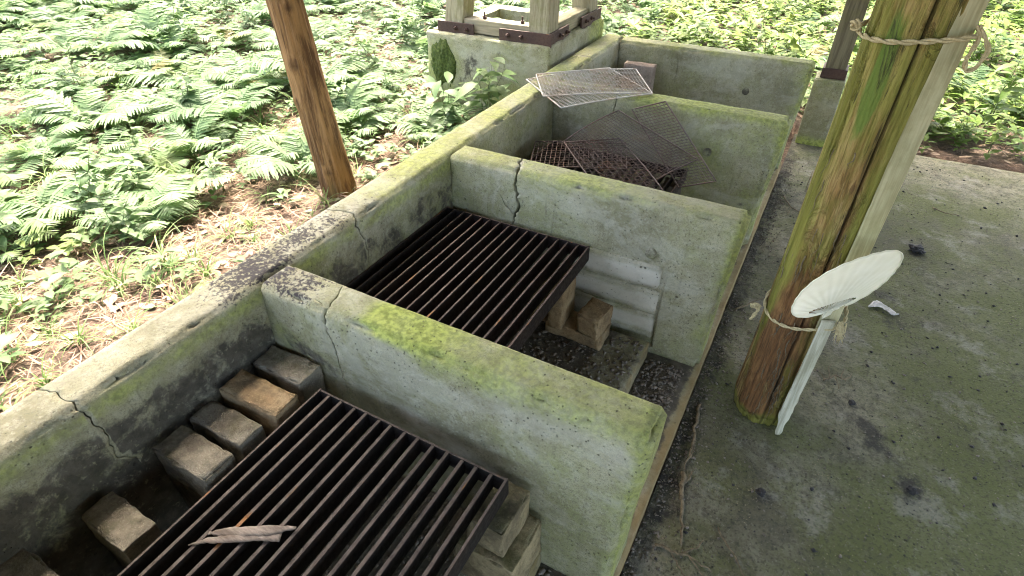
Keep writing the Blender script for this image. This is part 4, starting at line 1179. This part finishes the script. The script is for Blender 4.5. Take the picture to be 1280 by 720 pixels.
plant('grass_tuft', pg, [M['grass']], pts, .5, 1.0, 'thin grass tuft growing from the brown litter near the back wall', 'grass tuft', 'grass tufts near the back wall', 35)
# the big leafed plant in front of the pedestal
plant('leafy_plant', [leafy_proto(90, 4, .42, .16, .036, 5)], [M['leaf'], M['stem']], [(-.50, 2.12, terr(-.5, 2.12))], 1.0, 1.0, 'broad leafed plant growing against the front of the concrete pedestal', 'plant', None, 36, .05)
plant('leafy_plant', [leafy_proto(92, 6, .50, .11, .026, 7)], [M['leaf'], M['stem']], [(-.62, 2.75, .36)], 1.0, 1.0, 'leafy plant growing up inside the hollow pedestal between the timber legs', 'plant', None, 38, .05)
plant('leafy_plant', [leafy_proto(91, 3, .30, .13, .032, 4)], [M['leaf'], M['stem']], [(-.72, 2.0, terr(-.72, 2.0))], 1.0, 1.0, 'low pale leafed plant left of the broad leafed one by the pedestal', 'plant', None, 37, .05)

# uncountable ground cover: small seedlings, litter needles, dead leaves
def replicate(V, F, tint, pts, smin, smax, seed):
    r_ = np.random.default_rng(seed); V = np.array([tuple(v) for v in V]); F = np.array(F); tint = np.array(tint)
    oV, oF, oT = [], [], []
    for i, (x, y, z) in enumerate(pts):
        a = r_.uniform(0, 6.28); s = r_.uniform(smin, smax); c, sn = math.cos(a), math.sin(a)
        W = V * s; W = np.stack([W[:, 0] * c - W[:, 1] * sn, W[:, 0] * sn + W[:, 1] * c, W[:, 2]], 1) + (x, y, z)
        oV.append(W); oF.append(F + len(V) * i); oT.append(np.clip(tint * .6 + r_.uniform(0, .4), 0, 1))
    return np.concatenate(oV), np.concatenate(oF), np.concatenate(oT)
def rosette(seed, n, ll, lw, el):
    rnd = random.Random(seed); V = []; F = []; tint = []
    for i in range(n):
        lf = leaf_grid(ll * rnd.uniform(.6, 1.2), lw, 4, .3, .2)
        v, f = xf(lf, Matrix.Translation((0, 0, rnd.uniform(.01, .10))) @ rot(2 * PI * i / n + rnd.uniform(-.4, .4), el * rnd.uniform(.3, 1.3), rnd.uniform(-.3, .3)) @ Matrix.Translation((.012, 0, 0)))
        o = len(V); V += v; F += [tuple(q + o for q in kk) for kk in f]; tint += [rnd.random()] * len(v)
    return V, F, tint
pts = scatter(6200, (-9, 0), (-1.6, 8), .03, lambda x, y, r: not blocked(x, y, .02) and r.random() > 1.1 * clearing(x, y), 41)
V, F, t_ = replicate(*rosette(1, 8, .062, .015, .5), pts, .5, 1.3, 41)
tag(big_mesh('ground_cover', V, F, M['leaf'], dict(tint=t_)), 'low green seedlings carpeting the forest floor left of the hearth', 'ground cover', None, 'stuff')
# ferns beyond the three hundred nearest: one mass of small fronds
rnd_ = random.Random(77); sv, sf_, st_ = [], [], []
for i in range(5):
    v, f = xf(make_frond(.40 * rnd_.uniform(.75, 1.1), rnd_, 15, rnd_.uniform(.7, 1.15), 4), Matrix.Rotation(2 * PI * i / 5 + rnd_.uniform(-.3, .3), 4, 'Z'))
    f = [q for q in f if len(q) == 4]; o = len(sv); sv += v; sf_ += [tuple(q + o for q in k) for k in f]; st_ += [rnd_.random() * .85] * len(v)
pts = scatter(620, (-9, -.4), (-1.6, 8), .09, lambda x, y, r: not blocked(x, y, .1) and r.random() > 1.5 * clearing(x, y) and x < -.6, 44)
V, F, t_ = replicate(sv, sf_, st_, pts, .45, .85, 44)
tag(big_mesh('fern_cover', V, F, M['fern'], dict(tint=np.minimum(t_, .85))), 'dense carpet of small feathery ferns covering the forest floor left of the hearth', 'ground cover', None, 'stuff')
pts = scatter(2400, (-.4, 7), (3.86, 11), .03, lambda x, y, r: not blocked(x, y, .02) and r.random() > .9 * blob(x, y, 2.3, 3.9, 3, .35), 42)
V, F, t_ = replicate(*rosette(2, 8, .08, .019, .5), pts, .6, 1.6, 42)
tag(big_mesh('ground_cover', V, F, M['leaf_y'], dict(tint=t_)), 'bright yellow green seedlings carpeting the ground beyond the concrete floor', 'ground cover', None, 'stuff')

def litter(n, xr_, yr_, seed, lmin, lmax, wmin, wmax, curve):
    r_ = np.random.default_rng(seed); V = []; F = []; k = 0
    while k < n:
        x, y = r_.uniform(*xr_), r_.uniform(*yr_)
        if blocked(x, y, -.02): continue
        z = terr(x, y) + .004 + .022 * r_.random()
        if not in_view(x, y, z, .05): continue
        a = r_.uniform(0, 6.28); l = r_.uniform(lmin, lmax); w_ = r_.uniform(wmin, wmax); cv = r_.normal(0, curve); up_ = r_.normal(0, .25)
        px, py, pz_ = x, y, z
        for q in range(4):
            t = q / 3; ww = w_ * math.sin(PI * (.12 + .8 * t))
            V.append((px - math.sin(a) * ww, py + math.cos(a) * ww, pz_ + .2 * ww)); V.append((px + math.sin(a) * ww, py - math.cos(a) * ww, pz_))
            px += math.cos(a) * l / 3; py += math.sin(a) * l / 3; pz_ += up_ * l / 3; a += cv; up_ -= .12 * abs(up_)
            if pz_ < terr(px, py) + .002: pz_ = terr(px, py) + .002
        F += [(8 * k + 2 * q, 8 * k + 2 * q + 1, 8 * k + 2 * q + 3, 8 * k + 2 * q + 2) for q in range(3)]; k += 1
    return np.array(V), np.array(F)
V1, F1 = litter(14000, (-3, -.14), (-1.6, 3.2), 51, .03, .12, .001, .003, .25)
V2, F2 = litter(3500, (-8, 6.5), (-1.5, 10), 52, .05, .16, .0015, .004, .25)
tag(big_mesh('needle_litter', np.concatenate([V1, V2]), np.concatenate([F1, F2 + len(V1)]), M['needle']), 'brown dry cedar needles and twigs littering the forest floor', 'litter', None, 'stuff')
V1, F1 = litter(1100, (-3, -.14), (-1.6, 3.2), 53, .025, .06, .006, .016, .15)
V2, F2 = litter(900, (-7, 6.5), (-1.5, 9), 54, .04, .09, .01, .024, .15)
tag(big_mesh('dead_leaves', np.concatenate([V1, V2]), np.concatenate([F1, F2 + len(V1)]), M['deadleaf']), 'pale dead leaves strewn over the forest floor', 'litter', None, 'stuff')

# ------------------------------------------------------------------ shelter roof (overhead, shades the hearth and floor)
rf = thing('shelter_roof', (2.0, 1.0, 2.5), 'dark board roof of the open shelter over the hearth and concrete floor', 'roof')
EX0, EX1, EY0, EY1 = -.92, 6.0, -3.5, 5.3
def roofz(x): return 2.62 + .30 * (1 - abs((x - 2.6) / 3.4))
V, F = [], []
for x in (EX0, 2.6, EX1):
    for y in (EY0, EY1): V += [(x, y, roofz(x)), (x, y, roofz(x) + .06)]
F = [(0, 4, 6, 2), (1, 3, 7, 5), (4, 8, 10, 6), (5, 7, 11, 9), (0, 2, 3, 1), (8, 9, 11, 10), (0, 1, 5, 4), (4, 5, 9, 8), (2, 6, 7, 3), (6, 10, 11, 7)]
mesh_obj('roof_deck', V, F, M['roof'], rf, False)
ps = [boxm(-.68, -.56, EY0 + .3, EY1 - .3, 2.50, 2.60), boxm(1.36, 1.48, EY0 + .3, EY1 - .3, 2.56, 2.70)]
V, F = join(ps[:1]); mesh_obj('eave_beam', V, F, M['roof'], rf, False)
V, F = join(ps[1:]); mesh_obj('eave_beam', V, F, M['roof'], rf, False)

# ------------------------------------------------------------------ unseen trees of the wood, added to block low sky and bounce green light
def crown_mesh(seed, rx, h, n):
    r_ = np.random.default_rng(seed); V = []; F = []
    cl = []
    for i in range(34):
        t = r_.random(); a = r_.uniform(0, 6.28); rr = rx * (1 - .75 * t) * math.sqrt(r_.random())
        cl.append((rr * math.cos(a), rr * math.sin(a), h * t, r_.uniform(.35, .8)))
    for i in range(n):
        c = cl[r_.integers(len(cl))]; d = r_.normal(0, 1, 3); d *= c[3] * r_.random() ** .5 / np.linalg.norm(d)
        p = Vector((c[0] + d[0] * 1.5, c[1] + d[1] * 1.5, c[2] + d[2] * .6))
        v, f = leaf_grid(r_.uniform(.14, .26), .055, 2, .3, .2)
        m = Matrix.Translation(p) @ rot(r_.uniform(0, 6.28), r_.normal(0, .5), r_.normal(0, .5))
        o = len(V); V += [m @ q for q in v]; F += [tuple(k + o for k in q) for q in f]
    return V, F
def trunk_mesh(H, r0):
    V, F = tube([(0.02 * math.sin(i), .02 * math.cos(i * 1.7), H * i / 12) for i in range(13)], [r0 * (1 - .8 * i / 12) + (.05 if i == 0 else 0) for i in range(13)], 12)
    parts = [(V, F)]
    for i in range(12):
        z = H * (.42 + .045 * i); a = i * 2.4; l = 2.6 * (1 - i / 16)
        parts.append(tube([(0, 0, z), (math.cos(a) * l * .5, math.sin(a) * l * .5, z + .25), (math.cos(a) * l, math.sin(a) * l, z + .3)], [.06, .04, .015], 6))
    return join(parts)
treep = []
for i in range(2):
    t = thing('unseen_tree', (0, 0, 0), 'tall unseen forest tree added around the shelter to block low sky', 'tree', 'unseen trees added around the shelter')
    V, F = trunk_mesh(15, .19); a = mesh_obj('trunk', V, F, M['bark'], t, True, dict(knot=[0] * len(V)))
    V, F = crown_mesh(300 + i, 3.4, 10.5, 4200); b_ = mesh_obj('crown', [Vector(v) + Vector((0, 0, 5.2)) for v in V], F, M['leaf'], t, True, dict(tint=[random.random()] * len(V)))
    treep.append((t, a, b_))
TREES = [(-13, 3), (-11.5, 9.5), (-7, 14.5), (-1, 17), (5, 16), (10, 13), (13, 7), (14, 0), (11, -7), (4, -10), (-3, -10), (-9, -7), (-13, -2), (-16, 8), (-17, 1), (-4, 20), (9, 19), (17, 4)]
for i, (x, y) in enumerate(TREES):
    t, a, b_ = treep[i % 2]
    if i > 1:
        t2 = t.copy(); COL.objects.link(t2)
        for c in (a, b_): c2 = c.copy(); COL.objects.link(c2); c2.parent = t2
        t = t2
    t.location = (x, y, terr(x, y) - .05); t.rotation_euler = (0, 0, i * 1.9); s_ = .9 + .25 * ((i * 7) % 5) / 5; t.scale = (s_, s_, s_)

# ------------------------------------------------------------------ light, sky, camera
SUN = Vector((-.30, .36, .88)).normalized()
w = bpy.data.worlds.new('World'); scene.world = w; w.use_nodes = True
nt = w.node_tree; bg = nt.nodes['Background']
sky = nt.nodes.new('ShaderNodeTexSky'); sky.sky_type = 'NISHITA'; sky.sun_disc = False
sky.sun_elevation = math.asin(SUN.z); sky.sun_rotation = math.atan2(SUN.x, SUN.y)
sky.air_density = 1.0; sky.dust_density = 6.0; sky.ozone_density = .6
nt.links.new(sky.outputs[0], bg.inputs[0]); bg.inputs[1].default_value = .15
sl = bpy.data.lights.new('sun', 'SUN'); sl.energy = 1.8; sl.angle = R(6.0); sl.color = (1, .98, .92)
so = bpy.data.objects.new('sun', sl); COL.objects.link(so); so.rotation_euler = SUN.to_track_quat('Z', 'Y').to_euler(); so.location = (-3, 4, 9)

cd = bpy.data.cameras.new('camera'); co = bpy.data.objects.new('camera', cd); COL.objects.link(co)
cd.sensor_width = 36; cd.lens = 709.09 / 1280 * 36; cd.clip_start = .02; cd.clip_end = 300
co.matrix_world = Matrix(((right.x, up2.x, -fwd.x, CAMP.x), (right.y, up2.y, -fwd.y, CAMP.y), (right.z, up2.z, -fwd.z, CAMP.z), (0, 0, 0, 1)))
scene.camera = co
scene.view_settings.view_transform = 'Standard'; scene.view_settings.look = 'None'
scene.view_settings.exposure = 3.5
scene.view_settings.use_white_balance = True; scene.view_settings.white_balance_temperature = 7150; scene.view_settings.white_balance_tint = 10
scene.view_settings.gamma = 1
scene.render.engine = 'CYCLES'
scene.cycles.filter_width = 1.05
scene.cycles.max_bounces = 8; scene.cycles.use_denoising = True
